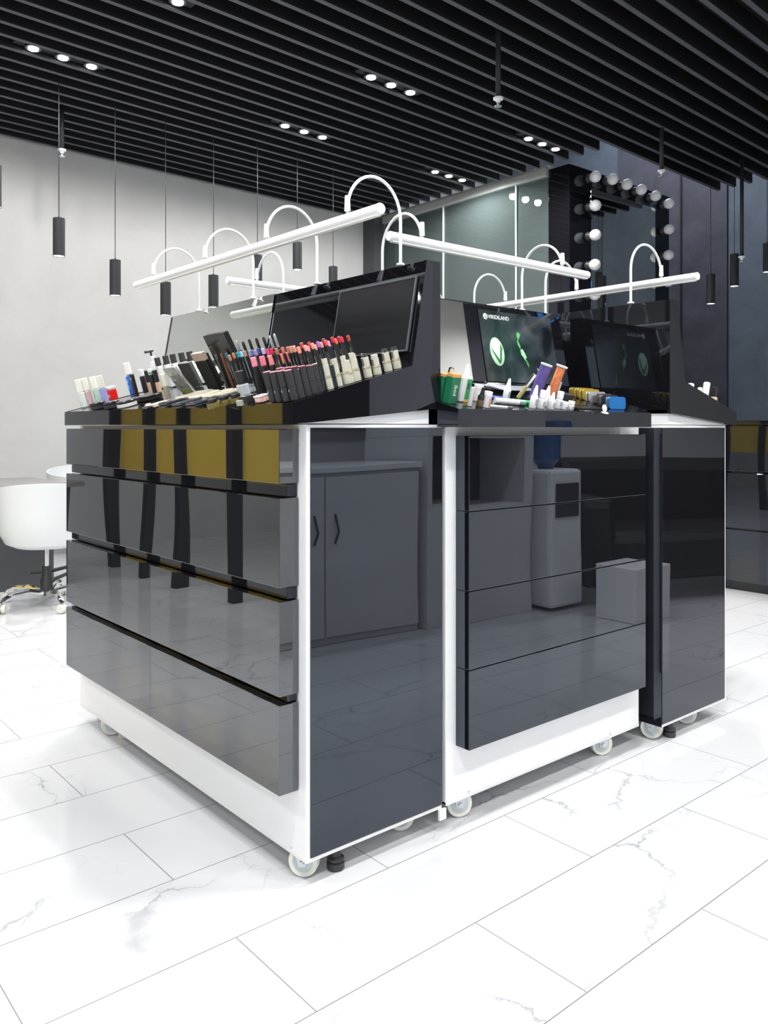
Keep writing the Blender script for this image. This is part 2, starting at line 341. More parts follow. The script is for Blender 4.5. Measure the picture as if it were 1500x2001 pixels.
# ================================================================== CEILING FIXTURES
def spot(loc, par=None, e=SPOT_W, wide=False):
    l = bpy.data.lights.new('spot_beam', 'SPOT'); l.energy = e; l.spot_size = math.radians(179 if wide else 150); l.spot_blend = .35 if wide else 1.0; l.shadow_soft_size = .035; l.color = SPOT_COL
    o = bpy.data.objects.new('spot_beam', l); COL.objects.link(o); o.location = loc; 
    if par: o.parent = par
def downlight(cx, cy, label, dx=.19, e=SPOT_W):
    kk = round((cy-SK*cx-y_ref)/.1635-.5)+.5; cy = y_ref+SK*cx+kk*.1635
    t = thing('recessed_downlight', label, 'ceiling light', T((cx, cy, ZS)) @ RZ(SK), 'triple spotlights between the ceiling slats')
    G().box(-.30, .30, -.052, .052, .03, .12, .002).build('housing', 'blackmatte', t)
    for i in (-1, 0, 1):
        G().lathe([(.032, .008), (.05, .008), (.05, .032), (.032, .032)], 20, T((i*dx, 0, 0))).build('lamp_ring', 'blackmatte', t)
        G().lathe([(.031, .0), (.031, .01)], 20, T((i*dx, 0, .002))).build('lens', 'lit', t)
        spot((i*dx, 0, -.014), t, e, cy > 5)
for x, y, s in ((1.882, 5.404, 'far left triple recessed spotlight above the hanging pendants'), (1.94, 4.325, 'triple recessed spotlight cut by the top edge of the photo'), (3.79, 4.379, 'triple recessed spotlight high above the mirror board'), (3.846, 5.509, 'triple recessed spotlight above the arched lamp arms'),
                (5.553, 4.448, 'triple recessed spotlight nearest the bulb mirror'), (5.578, 5.576, 'triple recessed spotlight above the glass partition')): downlight(x, y, s, e=SPOT_W*(.62 if y > 5 else 1))
for x, y in [(a, b) for a in (-1.8, .05) for b in (5.45, 4.2, 2.75)]+[(1.9, 2.75)]+[(a, b) for a in (.05, 1.9, 3.75, 5.55) for b in (1.0, -.6)]: downlight(x, y+SK*x, 'triple recessed spotlight of the grid above the island, out of frame', e=SPOT_W*(.22 if x < 1 and y > 5 else .8 if x < 1 and y > 2 else 1))
def pendant(x, y, ztop, zbot, label, top=ZS+.1, r=.04):
    t = thing('pendant_lamp', label, 'pendant lamp', (x, y, zbot), 'black cylinder pendants')
    h = ztop-zbot
    G().lathe([(r-.003, .012), (r-.003, .001), (r, 0), (r, h-.002), (r-.002, h), (.006, h), (.006, h+.012)], 24, capb=False, capt=True).build('shade', 'blackmatte', t)
    G().lathe([(r-.004, .004), (r-.004, .012)], 24).build('lens', 'litp', t)
    G().tube([(0, 0, h+.01), (0, 0, top-zbot)], .0028, 6).build('cord', 'blackplastic', t)
    l = bpy.data.lights.new('pendant_beam', 'SPOT'); l.energy = 8; l.spot_size = 1.4; l.spot_blend = .8; l.shadow_soft_size = .03
    o = bpy.data.objects.new('pendant_beam', l); COL.objects.link(o); o.location = (0, 0, -.004); o.parent = t
PN = [(1.57, 5.83, 2.79, 2.51), (1.993, 5.85, 2.51, 2.245), (2.413, 5.892, 2.281, 2.019), (2.827, 5.93, 2.17, 1.915), (3.242, 5.937, 2.275, 2.017), (3.672, 5.97, 2.50, 2.25), (4.089, 5.99, 2.67, 2.43), (4.486, 6.0, 2.51, 2.27)]
for i, (x, y, a, b) in enumerate(PN):
    pendant(x, y, a, b, ['black pendant cut by the left edge of the photo', 'black pendant with its cord beside the left sprinkler rod', 'second full black pendant from the left', 'black pendant hanging below the far end of the strip lamp',
            'black pendant behind the second arched lamp arm', 'black pendant half hidden behind the tube near the third arm', 'short-drop black pendant seen under the third arch', 'black pendant just left of the corner post'][i])
for i, (x, y, a, b) in enumerate(((7.495, 4.0, 2.52, 2.236), (7.70, 3.87, 2.72, 2.41), (7.93, 3.66, 2.82, 2.544))):
    pendant(x, y, a, b, ['black pendant left of the dark wall seam, lowest of the right three', 'black pendant beside the sprinkler rod on the right', 'black pendant at the right edge of the photo'][i])
def sprinkler(x, y, zb, label):
    t = thing('fire_sprinkler', label, 'sprinkler', (x, y, zb), 'ceiling sprinklers')
    G().tube([(0, 0, .05), (0, 0, ZS+.1-zb)], .016, 10).build('pipe', 'blackmatte', t)
    G().lathe([(.03, .05), (.03, .038), (.014, .034), (.012, .02)], 16).build('collar', 'bulb', t)
    G().lathe([(.004, .02), (.006, .01), (.004, .002), (.022, 0), (.022, -.004)], 14).build('deflector', 'zinc', t)
for x, y, px_, py_, l in ((3.776, 3.377, 973, 207, 'black pipe with white sprinkler head above the island'), (5.964, 3.598, 1292, 345, 'black pipe with white sprinkler head right of the bulb mirror'), (2.177, 6.323, 121, 305, 'black pipe with sprinkler head before the light wall at left'), (7.2, 3.55, 1444, 512, 'long black pipe with sprinkler head near the right pendants')):
    d = x*FW[0]+y*FW[1]; sprinkler(x, y, H-(py_-HY)*d/F_PX, l)

# ================================================================== THE ISLAND
def caster(par, x, y, rot=0, rad=.036):
    Mx = T((x, y, 0)) @ RZ(rot)
    w = G(); w.lathe([(rad*.72, -.013), (rad*.94, -.015), (rad, -.010), (rad, .010), (rad*.94, .015), (rad*.72, .013)], 28, T((0, 0, rad)) @ RX(math.pi/2)); 
    cs = w.build('caster', 'wheel', par, Mx)
    G().lathe([(.0, -.0135), (rad*.70, -.0135), (rad*.70, .0135), (0, .0135)], 24, T((0, 0, rad)) @ RX(math.pi/2)).build('hub', mat('grey_hub', (.5, .55, .55), .5) if 'hubm' not in M else M['hubm'], cs)
    f = G()
    for s in (-1, 1):
        f.prism([(-.02, .072), (.022, .072), (.009, rad-.008), (-.009, rad-.008)], s*.019-.0012, s*.019+.0012, 'Y')
        f.lathe([(.0065, 0), (.0065, .006)], 6, T((0, s*.020, rad)) @ RX(-s*math.pi/2))
    f.box(-.026, .026, -.021, .021, .068, .072); f.build('fork', 'zinc', cs)
M['hubm'] = mat('grey_hub', (.5, .55, .55), .5)
def foot(par, x, y, m='blackplastic'):
    G().lathe([(.019, 0), (.0215, .003), (.0215, .017), (.017, .019), (.0205, .022), (.0205, .027), (.0125, .030), (.0125, .075)], 20, T((x, y, 0))).build('levelling_foot', m, par)

def end_unit(label, x_front, sgn, y0, y1, zb=.056):
    """cabinet open towards sgn*-X ; local coordinates: u from the front (0) to the back, Y as in the room"""
    t = thing('makeup_cabinet', label, 'display cabinet', (x_front, (y0+y1)/2, 0)); yc = (y0+y1)/2
    a, b = y0-yc, y1-yc
    def X(u0, u1): return (min(sgn*u0, sgn*u1), max(sgn*u0, sgn*u1))
    def bx(nm, u0, u1, ya, yb, z0, z1, m, bev=.0012, par=t):
        x0, x1 = X(u0, u1); return G().box(x0, x1, ya, yb, z0, z1, bev).build(nm, m, par)
    bx('body', 0, .428, a+.002, b-.002, zb, 1.058, 'white')
    bx('base_plate', -.0012, .4292, a+.0005, b-.0005, zb-.001, zb+.0085, 'whiteedge')
    for ya, yb in ((a, a+.002), (b-.002, b)): bx('side_panel', .0105, .4285, ya-.001, yb+.001, zb+.009, 1.05, 'gloss', .0005)
    bx('back_panel', .4285, .4315, a+.001, b-.001, zb, 1.05, 'gloss', .0005)
    # drawers
    bx('drawer', -.055, -.002, a+.030, b-.022, .923, 1.047, 'glossfront', .0015)
    bx('finger_channel', -.03, -.002, a+.036, b-.006, .892, .921, 'gloss2', .001)
    bx('drawer', -.055, -.002, a+.030, b-.022, .686, .890, 'glossfront', .0015)
    bx('finger_channel', -.03, -.002, a+.036, b-.006, .657, .684, 'gloss2', .001)
    for z0, z1 in ((.439, .655), (.215, .420)):
        bx('drawer', -.055, -.002, a+.030, .0, z0, z1, 'glossfront', .0012); bx('drawer', -.055, -.002, .0015, b-.022, z0, z1, 'glossfront', .0012)
    bx('finger_channel', -.03, -.002, a+.036, b-.006, .4215, .438, 'gloss2', .001)
    # hutch : sloping tray between two profiled sides, leaning mirror board behind
    prof = [(-.048, 1.059), (-.048, 1.1065), (.31, 1.206), (.36, 1.478), (.408, 1.478), (.408, 1.098), (.385, 1.098), (.0, 1.062)]
    P = [(sgn*u, z) for u, z in prof]
    ha, hb = a-.016, b+.014
    h = thing('hutch', '', ''); del h['label'], h['category']; h.parent = t
    G().prism(P, ha, ha+.012).build('hutch_side', 'gloss2', h); G().prism(P, hb-.012, hb).build('hutch_side', 'gloss2', h)
    G().prism([(sgn*u, z) for u, z in ((-.048, 1.059), (-.048, 1.1065), (-.044, 1.1065), (.31, 1.204), (.31, 1.19), (-.03, 1.095), (-.03, 1.059))], ha+.012, hb-.012).build('tray', 'gloss2', h)
    G().prism([(sgn*u, z) for u, z in ((-.02, 1.06), (.385, 1.098), (.385, 1.06))], a+.004, b-.004).build('riser_wedge', 'white', h)
    G().prism([(sgn*u, z) for u, z in ((.312, 1.2), (.362, 1.4775), (.405, 1.4775), (.405, 1.11))], ha+.012, hb-.012).build('board', 'gloss2', h)
    return t, h, yc
A, AH, AYC = end_unit('left end cabinet of the island, its gloss drawers and crowded lipstick tray facing left', 1.082, 1, 1.547, 2.962)
C, CH, CYC = end_unit('right end cabinet of the island, seen by its black side and sloping tray end', 2.902, -1, 1.49, 2.905)
for x, y, rt in ((1.112, 1.60, -.93), (1.43, 1.62, -.6), (1.12, 2.76, -.3), (1.43, 2.8, 0)): caster(A, x-1.082, y-AYC, rt)
foot(A, 1.185-1.082, 1.575-AYC); foot(A, 1.14-1.082, 2.705-AYC, mat('beige_foot', (.55, .52, .45), .4))
for x, y, rt in ((2.50, 1.545, -1.25), (2.72, 1.545, -1.15), (2.5, 2.8, 0), (2.85, 2.8, .4)): caster(C, x-2.902, y-CYC, rt)
foot(C, 2.56-2.902, 1.515-CYC)
# the mirror at the far part of board A, framed dark poster at its near part
uA = Vector((.05, 0, .2755)).normalized(); nA = Vector((-uA.z, 0, uA.x))
oA = Vector((1.394, 0, 1.2035))
def boardA(Y, t, off=.002): return frame(oA+Vector((0, Y, 0))+uA*t+nA*off, (0, -1, 0), uA, nA)
def lp(par, Mx): return Matrix.Translation(-Vector(par.location)) @ Mx
def sheet(par, Mw, w, h, th, m, name, base=None):
    return G().box(0, w, 0, h, 0, th, min(.0008, th*.3)).build(name, m, par, Matrix.Translation(-Vector(base.location)) @ Mw)
sheet(AH, boardA(2.955, .003), 2.955-2.237, .276, .003, 'mirror', 'mirror', A)
pm = sheet(AH, boardA(1.877, .045), .317, .19, .004, 'poster', 'poster', A)
pf = G()
for x0, x1, y0, y1 in ((-.004, .0, -.004, .194), (.317, .321, -.004, .194), (0, .317, .19, .194), (0, .317, -.004, 0)): pf.box(x0, x1, y0, y1, 0, .005)
pf.build('poster_frame', mat('grey_frame', (.12, .13, .14), .3, metal=.6), pm)

# ---- middle unit B facing the camera side, with its own hutch
BX0, BX1, BYF = 1.525, 2.425, 1.547
B = thing('makeup_cabinet', 'middle cabinet of the island with four wide black drawers above a white plinth', 'display cabinet', (1.975, BYF, 0))
def bb(nm, x0, x1, y0, y1, z0, z1, m, bev=.0012, par=B): return G().box(x0-1.975, x1-1.975, y0-BYF, y1-BYF, z0, z1, bev).build(nm, m, par)
bb('body', BX0, BX1, BYF, 1.93, .057, 1.052, 'white')
bb('base_plate', BX0, BX1, BYF-.0012, 1.93, .056, .066, 'whiteedge')
bb('drawer_backing', 1.563, 2.386, 1.5215, BYF, .2075, 1.0285, 'blackmatte')
for z0, z1 in ((.207, .415), (.417, .621), (.623, .830), (.832, 1.029)): bb('drawer', 1.561, 2.388, 1.497, 1.546, z0, z1, 'gloss', .0015)
BH = thing('hutch', '', ''); del BH['label'], BH['category']; BH.parent = B
def pz(poly, x0, x1, nm, m, par=BH): return G().prism([(y-BYF, z) for y, z in poly], x0-1.975, x1-1.975, 'X').build(nm, m, par)
lip = [(1.455, 1.052), (1.455, 1.098), (1.459, 1.098), (1.83, 1.2), (1.83, 1.186), (1.475, 1.088), (1.475, 1.052)]
pz([(1.455, 1.052), (1.455, 1.098), (1.53, 1.118), (1.53, 1.052)], 1.478, 1.488, 'tray_end', 'gloss2')
pz(lip[:3]+[(1.53, 1.118), (1.53, 1.105), (1.475, 1.088), (1.475, 1.052)], 1.488, 1.53, 'tray_corner', 'gloss2')
pz(lip, 1.53, 2.352, 'tray', 'gloss2')
pz([(1.52, 1.108), (1.83, 1.2), (1.83, 1.186), (1.52, 1.095)], 2.352, 2.435, 'tray_flank', 'gloss2')
pz([(1.832, 1.19), (1.882, 1.462), (1.93, 1.462), (1.93, 1.06), (1.832, 1.06)], 1.53, 2.43, 'board', 'gloss2')
uB = Vector((0, .05, .272)).normalized(); nB = Vector((0, -uB.z, uB.y)); oB = Vector((0, 1.832, 1.19))
def boardB(X, t, off=.001): return frame(oB+Vector((X, 0, 0))+uB*t+nB*off, (1, 0, 0), uB, nB)
sheet(BH, boardB(1.53, .01), 1.928-1.53, .262, .003, 'mirror', 'mirror', B)
def postermat():
    m, t, b = nt('smoky_green_poster'); N = t.nodes; L = t.links
    tc = N.new('ShaderNodeTexCoord'); n = N.new('ShaderNodeTexNoise'); n.inputs['Scale'].default_value = 9; n.inputs['Detail'].default_value = 6; n.inputs['Distortion'].default_value = .8
    L.new(tc.outputs['Object'], n.inputs['Vector'])
    r = N.new('ShaderNodeValToRGB'); e = r.color_ramp.elements; e[0].position = .38; e[0].color = (.006, .009, .012, 1); e[1].position = .8; e[1].color = (.07, .085, .095, 1)
    L.new(n.outputs['Fac'], r.inputs['Fac'])
    g = N.new('ShaderNodeTexGradient'); g.gradient_type = 'SPHERICAL'; mp = N.new('ShaderNodeMapping'); mp.inputs['Location'].default_value = (-.6, -.6, 0); mp.inputs['Scale'].default_value = (5.5, 5.5, 5.5)
    L.new(tc.outputs['Object'], mp.inputs[0]); L.new(mp.outputs[0], g.inputs[0])
    mx = N.new('ShaderNodeMix'); mx.data_type = 'RGBA'; mx.blend_type = 'ADD'; L.new(g.outputs['Fac'], mx.inputs[0]); L.new(r.outputs['Color'], mx.inputs[6]); mx.inputs[7].default_value = (.004, .03, .022, 1)
    L.new(mx.outputs[2], b.inputs['Base Color']); b.inputs['Roughness'].default_value = .12; return m
PO = sheet(BH, boardB(1.997, .012), .376, .244, .002, postermat(), 'poster', B)
# local poster coordinates: x 0...376, y 0...244
wh = cmat((.85, .86, .86), .5, name='print_white'); lg = cmat((.35, .75, .38), .5, name='print_green'); dg = cmat((.03, .20, .05), .5, name='print_dark_green'); mg = cmat((.10, .42, .12), .5, name='print_mid_green'); pg = cmat((.62, .86, .66), .5, name='print_pale_green')
G().lathe([(.0105, 0), (.0105, .0004)], 24, T((.031, .222, .002))).build('logo_disc', wh, PO)
G().prism([(.025, .224), (.0285, .225), (.032, .216), (.036, .228), (.0375, .226), (.0325, .212)], .0024, .0028, 'Z').build('logo_leaf', cmat((.01, .015, .015)), PO)
text('VIRIDILAND', .0195, wh, PO, T((.044, .222, .0022)), 'logo_lettering', align='LEFT')
def ell(cx, cy, a, b, rot=0, n=28, t0=0, t1=2*math.pi):
    return [(cx+a*math.cos(t)*math.cos(rot)-b*math.sin(t)*math.sin(rot), cy+a*math.cos(t)*math.sin(rot)+b*math.sin(t)*math.cos(rot)) for t in [t0+(t1-t0)*i/n for i in range(n)]]
G().prism(ell(.066, .103, .034, .049, .12), .0022, .0026, 'Z').build('emblem', lg, PO)
G().prism(ell(.066, .103, .030, .046, .12), .0026, .0028, 'Z').build('emblem_field', pg, PO)
G().prism([(.036, .118), (.044, .100), (.071, .060), (.080, .066), (.093, .116), (.085, .132), (.074, .074)], .0028, .0031, 'Z').build('emblem_stroke', dg, PO)
for pl, m_ in (([(.178, .176), (.186, .178), (.196, .172), (.190, .160), (.182, .150), (.176, .160)], mg), ([(.174, .150), (.179, .150), (.188, .132), (.190, .118), (.183, .122), (.176, .134)], mg),
               ([(.186, .116), (.198, .120), (.208, .104), (.214, .090), (.208, .086), (.212, .076), (.206, .078), (.200, .084), (.196, .092), (.188, .098)], lg), ([(.204, .086), (.214, .080), (.222, .064), (.218, .056), (.210, .068)], mg), ([(.262, .054), (.266, .056), (.282, .012), (.274, .010)], lg)):
    G().prism(pl, .0022, .0027, 'Z').build('portrait_light', m_, PO)
for x, y in ((1.60, 1.575), (2.25, 1.575), (1.6, 1.88), (2.3, 1.88)): caster(B, x-1.975, y-BYF, -.5)
G().box(-.012, .012, -.004, .004, .028, .056, .001).build('joining_bracket', 'whiteedge', None, T((1.508, 1.543, 0)))
tag(bpy.data.objects['joining_bracket'], 'small white bracket under the seam between left and middle cabinets', 'bracket')
# ---- rear middle unit, seen only by its lamp
D = thing('makeup_cabinet', 'rear middle cabinet of the island, hidden but for its lamp', 'display cabinet', (1.975, 2.85, 0))
G().box(-.45, .45, -.42, 0, .056, 1.05, .0012).build('body', 'white', D)
G().prism([(-.38, 1.05), (-.38, 1.462), (-.43, 1.462), (-.43, 1.05)], -.44, .44, 'X').build('board', 'gloss2', D)
for z0, z1 in ((.207, .415), (.417, .621), (.623, .830), (.832, 1.029)): G().box(-.41, .41, 0, .05, z0, z1, .0015).build('drawer', 'gloss', D)
for x in (-.35, .35): caster(D, x, -.1)
for x in (-.35, .35): caster(D, x, -.35)

# ---- strip lamps on gooseneck arms
def lamp(label, axis, fixed, lo, hi, z, arms, off, arm_base_z=1.474, r=.0135):
    """axis 'Y' : tube runs along Y at X=fixed, arms at the given Y, rooted at X=fixed+off"""
    def V(a, f, zz): return (f, a, zz) if axis == 'Y' else (a, f, zz)
    mid = V((lo+hi)/2, fixed+off, arm_base_z); t = thing('gooseneck_strip_lamp', label, 'lamp', mid, 'strip lamps of the island'); mv = Vector(mid)
    def L(a, f, zz): return Vector(V(a, f, zz))-mv
    G().tube([L(lo+.003, fixed, z), L(hi-.003, fixed, z)], r, 18).build('light_tube', 'wmetal', t)
    for e, s in ((lo, 1), (hi, -1)): G().tube([L(e, fixed, z), L(e+s*.004, fixed, z)], [r*.93, r*1.04], 18).build('end_cap', 'wmetal', t)
    dm = G(); dm.box(*( (-.007, .007, -(hi-lo)/2+.01, (hi-lo)/2-.01) if axis == 'Y' else (-(hi-lo)/2+.01, (hi-lo)/2-.01, -.007, .007)), -.004, .004); dm.build('diffuser', 'wdiff', t, T(L((lo+hi)/2, fixed, z-r+.002)))
    for a in arms:
        pts = [L(a, fixed+off, arm_base_z), L(a, fixed+off, arm_base_z+.06)]
        zc = arm_base_z+.115; hgt = .098
        for i in range(0, 19):
            th = math.pi*i/18; f = fixed+off/2+off/2*math.cos(th)*(1 if 1 else 0)
            pts.append(L(a, f, zc+hgt*math.sin(th)))
        am = G().tube(pts, .0042, 10).build('arm', 'wmetal', t)
        G().tube([L(a, fixed, z+r+.006), L(a, fixed, z+r+.044)], [.0078, .0064], 12).build('sleeve', 'wmetal', am)
        G().tube([L(a, fixed, z+r-.002), L(a, fixed, z+r+.008)], .004, 8).build('pivot', 'zinc', am)
        G().lathe([(.011, 0), (.011, .004), (.006, .006)], 14, T(L(a, fixed+off, arm_base_z))).build('base_plate', 'wmetal', am)
lamp('long white strip lamp on four arched arms above the lipstick tray', 'Y', 1.25, 1.483, 2.861, 1.566, (1.613, 1.985, 2.342, 2.715), .175)
lamp('white strip lamp on two arched arms above the poster tray', 'X', 1.722, 1.478, 2.385, 1.578, (1.603, 2.245), .175, 1.463)
lamp('white strip lamp at the right rising over the right end cabinet', 'Y', 2.65, 1.46, 2.84, 1.57, (1.60, 1.965, 2.33, 2.70), -.19)
lamp('dark seen strip lamp half hidden behind the left mirror board', 'X', 2.6, 1.473, 2.385, 1.575, (1.597, 2.245), -.175, 1.463)

# ================================================================== SALON CHAIRS AND DESK AT THE LEFT
def tub_chair(x, y, rot, label):
    t = thing('salon_chair', label, 'chair', T((x, y, 0)) @ RZ(rot), 'white tub chairs at the desk')
    g = G(); bm = g.bm; n = 40; rows = []
    prof_o = [(.05, .0), (.17, .0), (.225, .025), (.26, .09), (.275, .2), (.285, 1.0)]
    def top(th): return .30+.085*(.5+.5*math.cos(th))   # high at the back (+x)
    ring = []
    for r_, hf in prof_o:
        ring.append([(r_, hf, th) for th in [2*math.pi*k/n for k in range(n)]])
    inner = [(.262, 1.0), (.245, .45), (.235, .42), (.05, .42)]
    vs = []
    for row in ring:
        vs.append([bm.verts.new((r_*math.cos(th), r_*math.sin(th)*1.0, .35+(hf if hf < 1 else top(th)))) for r_, hf, th in row])
    for r_, hf in inner:
        vs.append([bm.verts.new((r_*math.cos(2*math.pi*k/n), r_*math.sin(2*math.pi*k/n), .35+(top(2*math.pi*k/n) if hf == 1 else .14 if hf > .43 else .13))) for k in range(n)])
    for a, b in zip(vs, vs[1:]):
        for k in range(n): f = bm.faces.new((a[k], a[(k+1) % n], b[(k+1) % n], b[k])); f.smooth = True
    bm.faces.new(vs[0][::-1]); bm.faces.new(vs[-1])
    sh = g.build('shell', 'chairw', t)
    G().lathe([(.0, 0), (.2, 0), (.225, .02), (.225, .05), (.2, .07), (0, .075)], 30, T((0, 0, .47))).build('seat_cushion', 'chairw', t)
    G().lathe([(.013, .2), (.013, .36)], 14).build('gas_lift', 'chrome', t)
    G().lathe([(.036, .06), (.036, .15), (.028, .165), (.026, .23)], 18).build('lift_cover', 'blackplastic', t)
    for k in range(5):
        a = 2*math.pi*k/5+.3; c_, s_ = math.cos(a), math.sin(a)
        lg_ = G().tube([(.03*c_, .03*s_, .075), (.12*c_, .12*s_, .098), (.22*c_, .22*s_, .095), (.27*c_, .27*s_, .075), (.285*c_, .285*s_, .055)], [.02, .018, .016, .015, .012], 10).build('leg', 'chrome', t)
        w = G(); w.lathe([(.0, -.022), (.022, -.022), (.026, -.014), (.026, -.004), (.012, -.003), (.012, .003), (.026, .004), (.026, .014), (.022, .022), (0, .022)], 18, T((.285*c_, .285*s_, .026)) @ RZ(a+.7) @ RX(math.pi/2)); w.build('caster', 'wheel', lg_)
    return t
p0 = onZ(91, 1182); tub_chair(p0.x, p0.y, -1.9, 'white tub swivel chair on chrome star base beside the gloss drawers')
p1 = ray(162, 836)*6.9; tub_chair(p1.x, p1.y, 1.2, 'white tub chair behind the desk, only its top edge visible')
dk = onZ(134, 944, .68)
d = thing('manicure_desk', 'desk with grey top and dark side panels behind the white chair', 'desk', (dk.x, dk.y, 0))
G().box(-2.0, .02, 0, .85, .65, .68, .002).build('desk_top', 'desktop', d)
G().box(-1.9, -.09, .02, .83, .0, .65, .003).build('pedestal', 'darkgrey', d)
q = onZ(118, 1150, .05)
cb = G().tube([q+Vector((-.15, .1, .1)), q+Vector((-.02, .05, .11)), q+Vector((.12, .1, .12)), q+Vector((.3, .2, .02))], .012, 8).build('cable', 'blackplastic')
tag(cb, 'black power cable looping behind the chair base', 'cable')
cb = G().tube([q+Vector((-.12, 0, 0)), q+Vector((-.03, .02, .06)), q+Vector((.08, .05, .085)), q+Vector((.3, .1, .0))], .012, 8).build('cable', 'blackplastic')
tag(cb, 'black power cable nearest the chair base, below the other', 'cable')

exec_products = True
# ================================================================== PRODUCTS
sA = Vector((.355, 0, .0985)).normalized(); nTA = Vector((-sA.z, 0, sA.x)); oTA = Vector((1.034, 0, 1.1065))
sB = Vector((0, .371, .102)).normalized(); nTB = Vector((0, -sB.z, sB.y)); oTB = Vector((0, 1.459, 1.098))
nTC = Vector((-nTA.x, 0, nTA.z)); oTC = Vector((2.95, 0, 1.1065))
def stand(px, py, L, tray='A', lean=0.0, side=0.0):
    """matrix of an item of length L standing on a tray so that its top is seen at (px, py)"""
    o, n = {'A': (oTA, nTA), 'B': (oTB, nTB), 'C': (oTC, nTC)}[tray]
    ax = {'A': Vector((0, 1, 0)), 'B': Vector((1, 0, 0)), 'C': Vector((0, 1, 0))}[tray]
    up = {'A': sA, 'B': sB, 'C': Vector((-sA.x, 0, sA.z))}[tray]
    dr = (n-up*lean+ax*side).normalized()
    c = Vector((0, 0, H)); d = ray(px, py)
    tip = onplane(px, py, o+n*(L*dr.dot(n)), n); base = tip-dr*L; L2_ = L
    for ai, lo, hi in BOUNDS[tray]:
        if lo <= base[ai] <= hi: continue
        v = min(max(base[ai], lo), hi)             # keep the foot of the item on the tray
        a11, a12, b1 = d.dot(n), -dr.dot(n), (o-c).dot(n); a21, a22, b2 = d[ai], -dr[ai], v-c[ai]
        det = a11*a22-a12*a21; t_ = (b1*a22-a12*b2)/det; L2_ = (a11*b2-a21*b1)/det; base = c+d*t_-dr*L2_
    x = ax.cross(dr).normalized(); y = dr.cross(x)
    k = min(max(L2_/L, .5), 1.7)
    return frame(base+n*(.0004+.012*(abs(lean)+abs(side) if tray == 'B' else 0)), x, y, dr) @ Matrix.Diagonal((1, 1, k, 1))
BOUNDS = {'A': ((0, 1.048, 1.372), (1, 1.556, 2.945)), 'B': ((1, 1.478, 1.80), (0, 1.51, 2.40)), 'C': ((0, 2.60, 2.925), (1, 1.512, 2.8))}
def lay(px, py, tray='A', rz=0.0, h=0.0):
    o, n = {'A': (oTA, nTA), 'B': (oTB, nTB), 'C': (oTC, nTC)}[tray]
    p = onplane(px, py, o+n*h, n)-n*h
    x = {'A': sA, 'B': Vector((1, 0, 0)), 'C': Vector((-sA.x, 0, sA.z))}[tray]; y = n.cross(x)
    return frame(p+n*.0004, x, y, n) @ RZ(rz)
def cyl(r0, z0, z1, b=.001, r1=None):
    r1 = r1 or r0; return [(r0-b, z0), (r0, z0+b), (r1, z1-b), (r1-b, z1)]
def L2(root, name, prof, m, seg=16, Mx=None): return G().lathe(prof, seg, Mx).build(name, m, root)
K = cmat((.012, .012, .013), .3, name='black_cosmetic_plastic'); KM = cmat((.02, .02, .022), .5, name='black_matte_cosmetic'); CR = cmat((.62, .6, .5), .25, .35, name='champagne_metal'); WH = cmat((.82, .82, .82), .3, name='white_cosmetic_plastic')
GRY = cmat((.25, .26, .27), .5, name='grey_print')
# nail polishes
def glitter(c, c2):
    m, t, b = nt('glitter'); n = t.nodes.new('ShaderNodeTexVoronoi'); n.inputs['Scale'].default_value = 420; tc = t.nodes.new('ShaderNodeTexCoord'); t.links.new(tc.outputs['Object'], n.inputs['Vector'])
    mx = t.nodes.new('ShaderNodeMix'); mx.data_type = 'RGBA'; s = t.nodes.new('ShaderNodeSeparateColor'); t.links.new(n.outputs['Color'], s.inputs[0]); t.links.new(s.outputs[0], mx.inputs[0]); mx.inputs[6].default_value = (*c, 1); mx.inputs[7].default_value = (*c2, 1)
    t.links.new(mx.outputs[2], b.inputs['Base Color']); b.inputs['Roughness'].default_value = .15; return m
for i, (x, y, c1, c2, nm) in enumerate(((151, 742, (.85, .86, .84), (.6, .7, .66), 'clear white'), (163, 739, (.85, .6, .6), (.55, .35, .38), 'pink'), (180, 736, (.35, .6, .45), (.6, .8, .7), 'green'), (193, 734, (.45, .45, .8), (.3, .3, .6), 'lilac'))):
    t = thing('nail_polish', 'glossy white capped nail polish with %s glitter at the left tray end' % nm, 'nail polish', stand(x, y, .1), 'glitter nail polishes')
    L2(t, 'bottle', cyl(.0125, 0, .054, .002), glitter(c1, c2)); L2(t, 'cap', [(.010, .054), (.0118, .056), (.0112, .099), (.010, .1)], cmat((.86, .86, .76), .12, .1, name='pearl_cap'))
# red box
t = thing('red_jar', 'red square jar with frosted lid and white letters', 'jar', stand(215, 755, .046))
G().box(-.014, .014, -.016, .016, 0, .036, .003).build('jar_body', cmat((.75, .015, .012), .25), t); G().box(-.015, .015, -.017, .017, .036, .046, .002).build('lid', cmat((.8, .72, .7), .2), t)
text('ko', .018, WH, t, T((-.0142, 0, .016)) @ RZ(-math.pi/2) @ RX(math.pi/2))
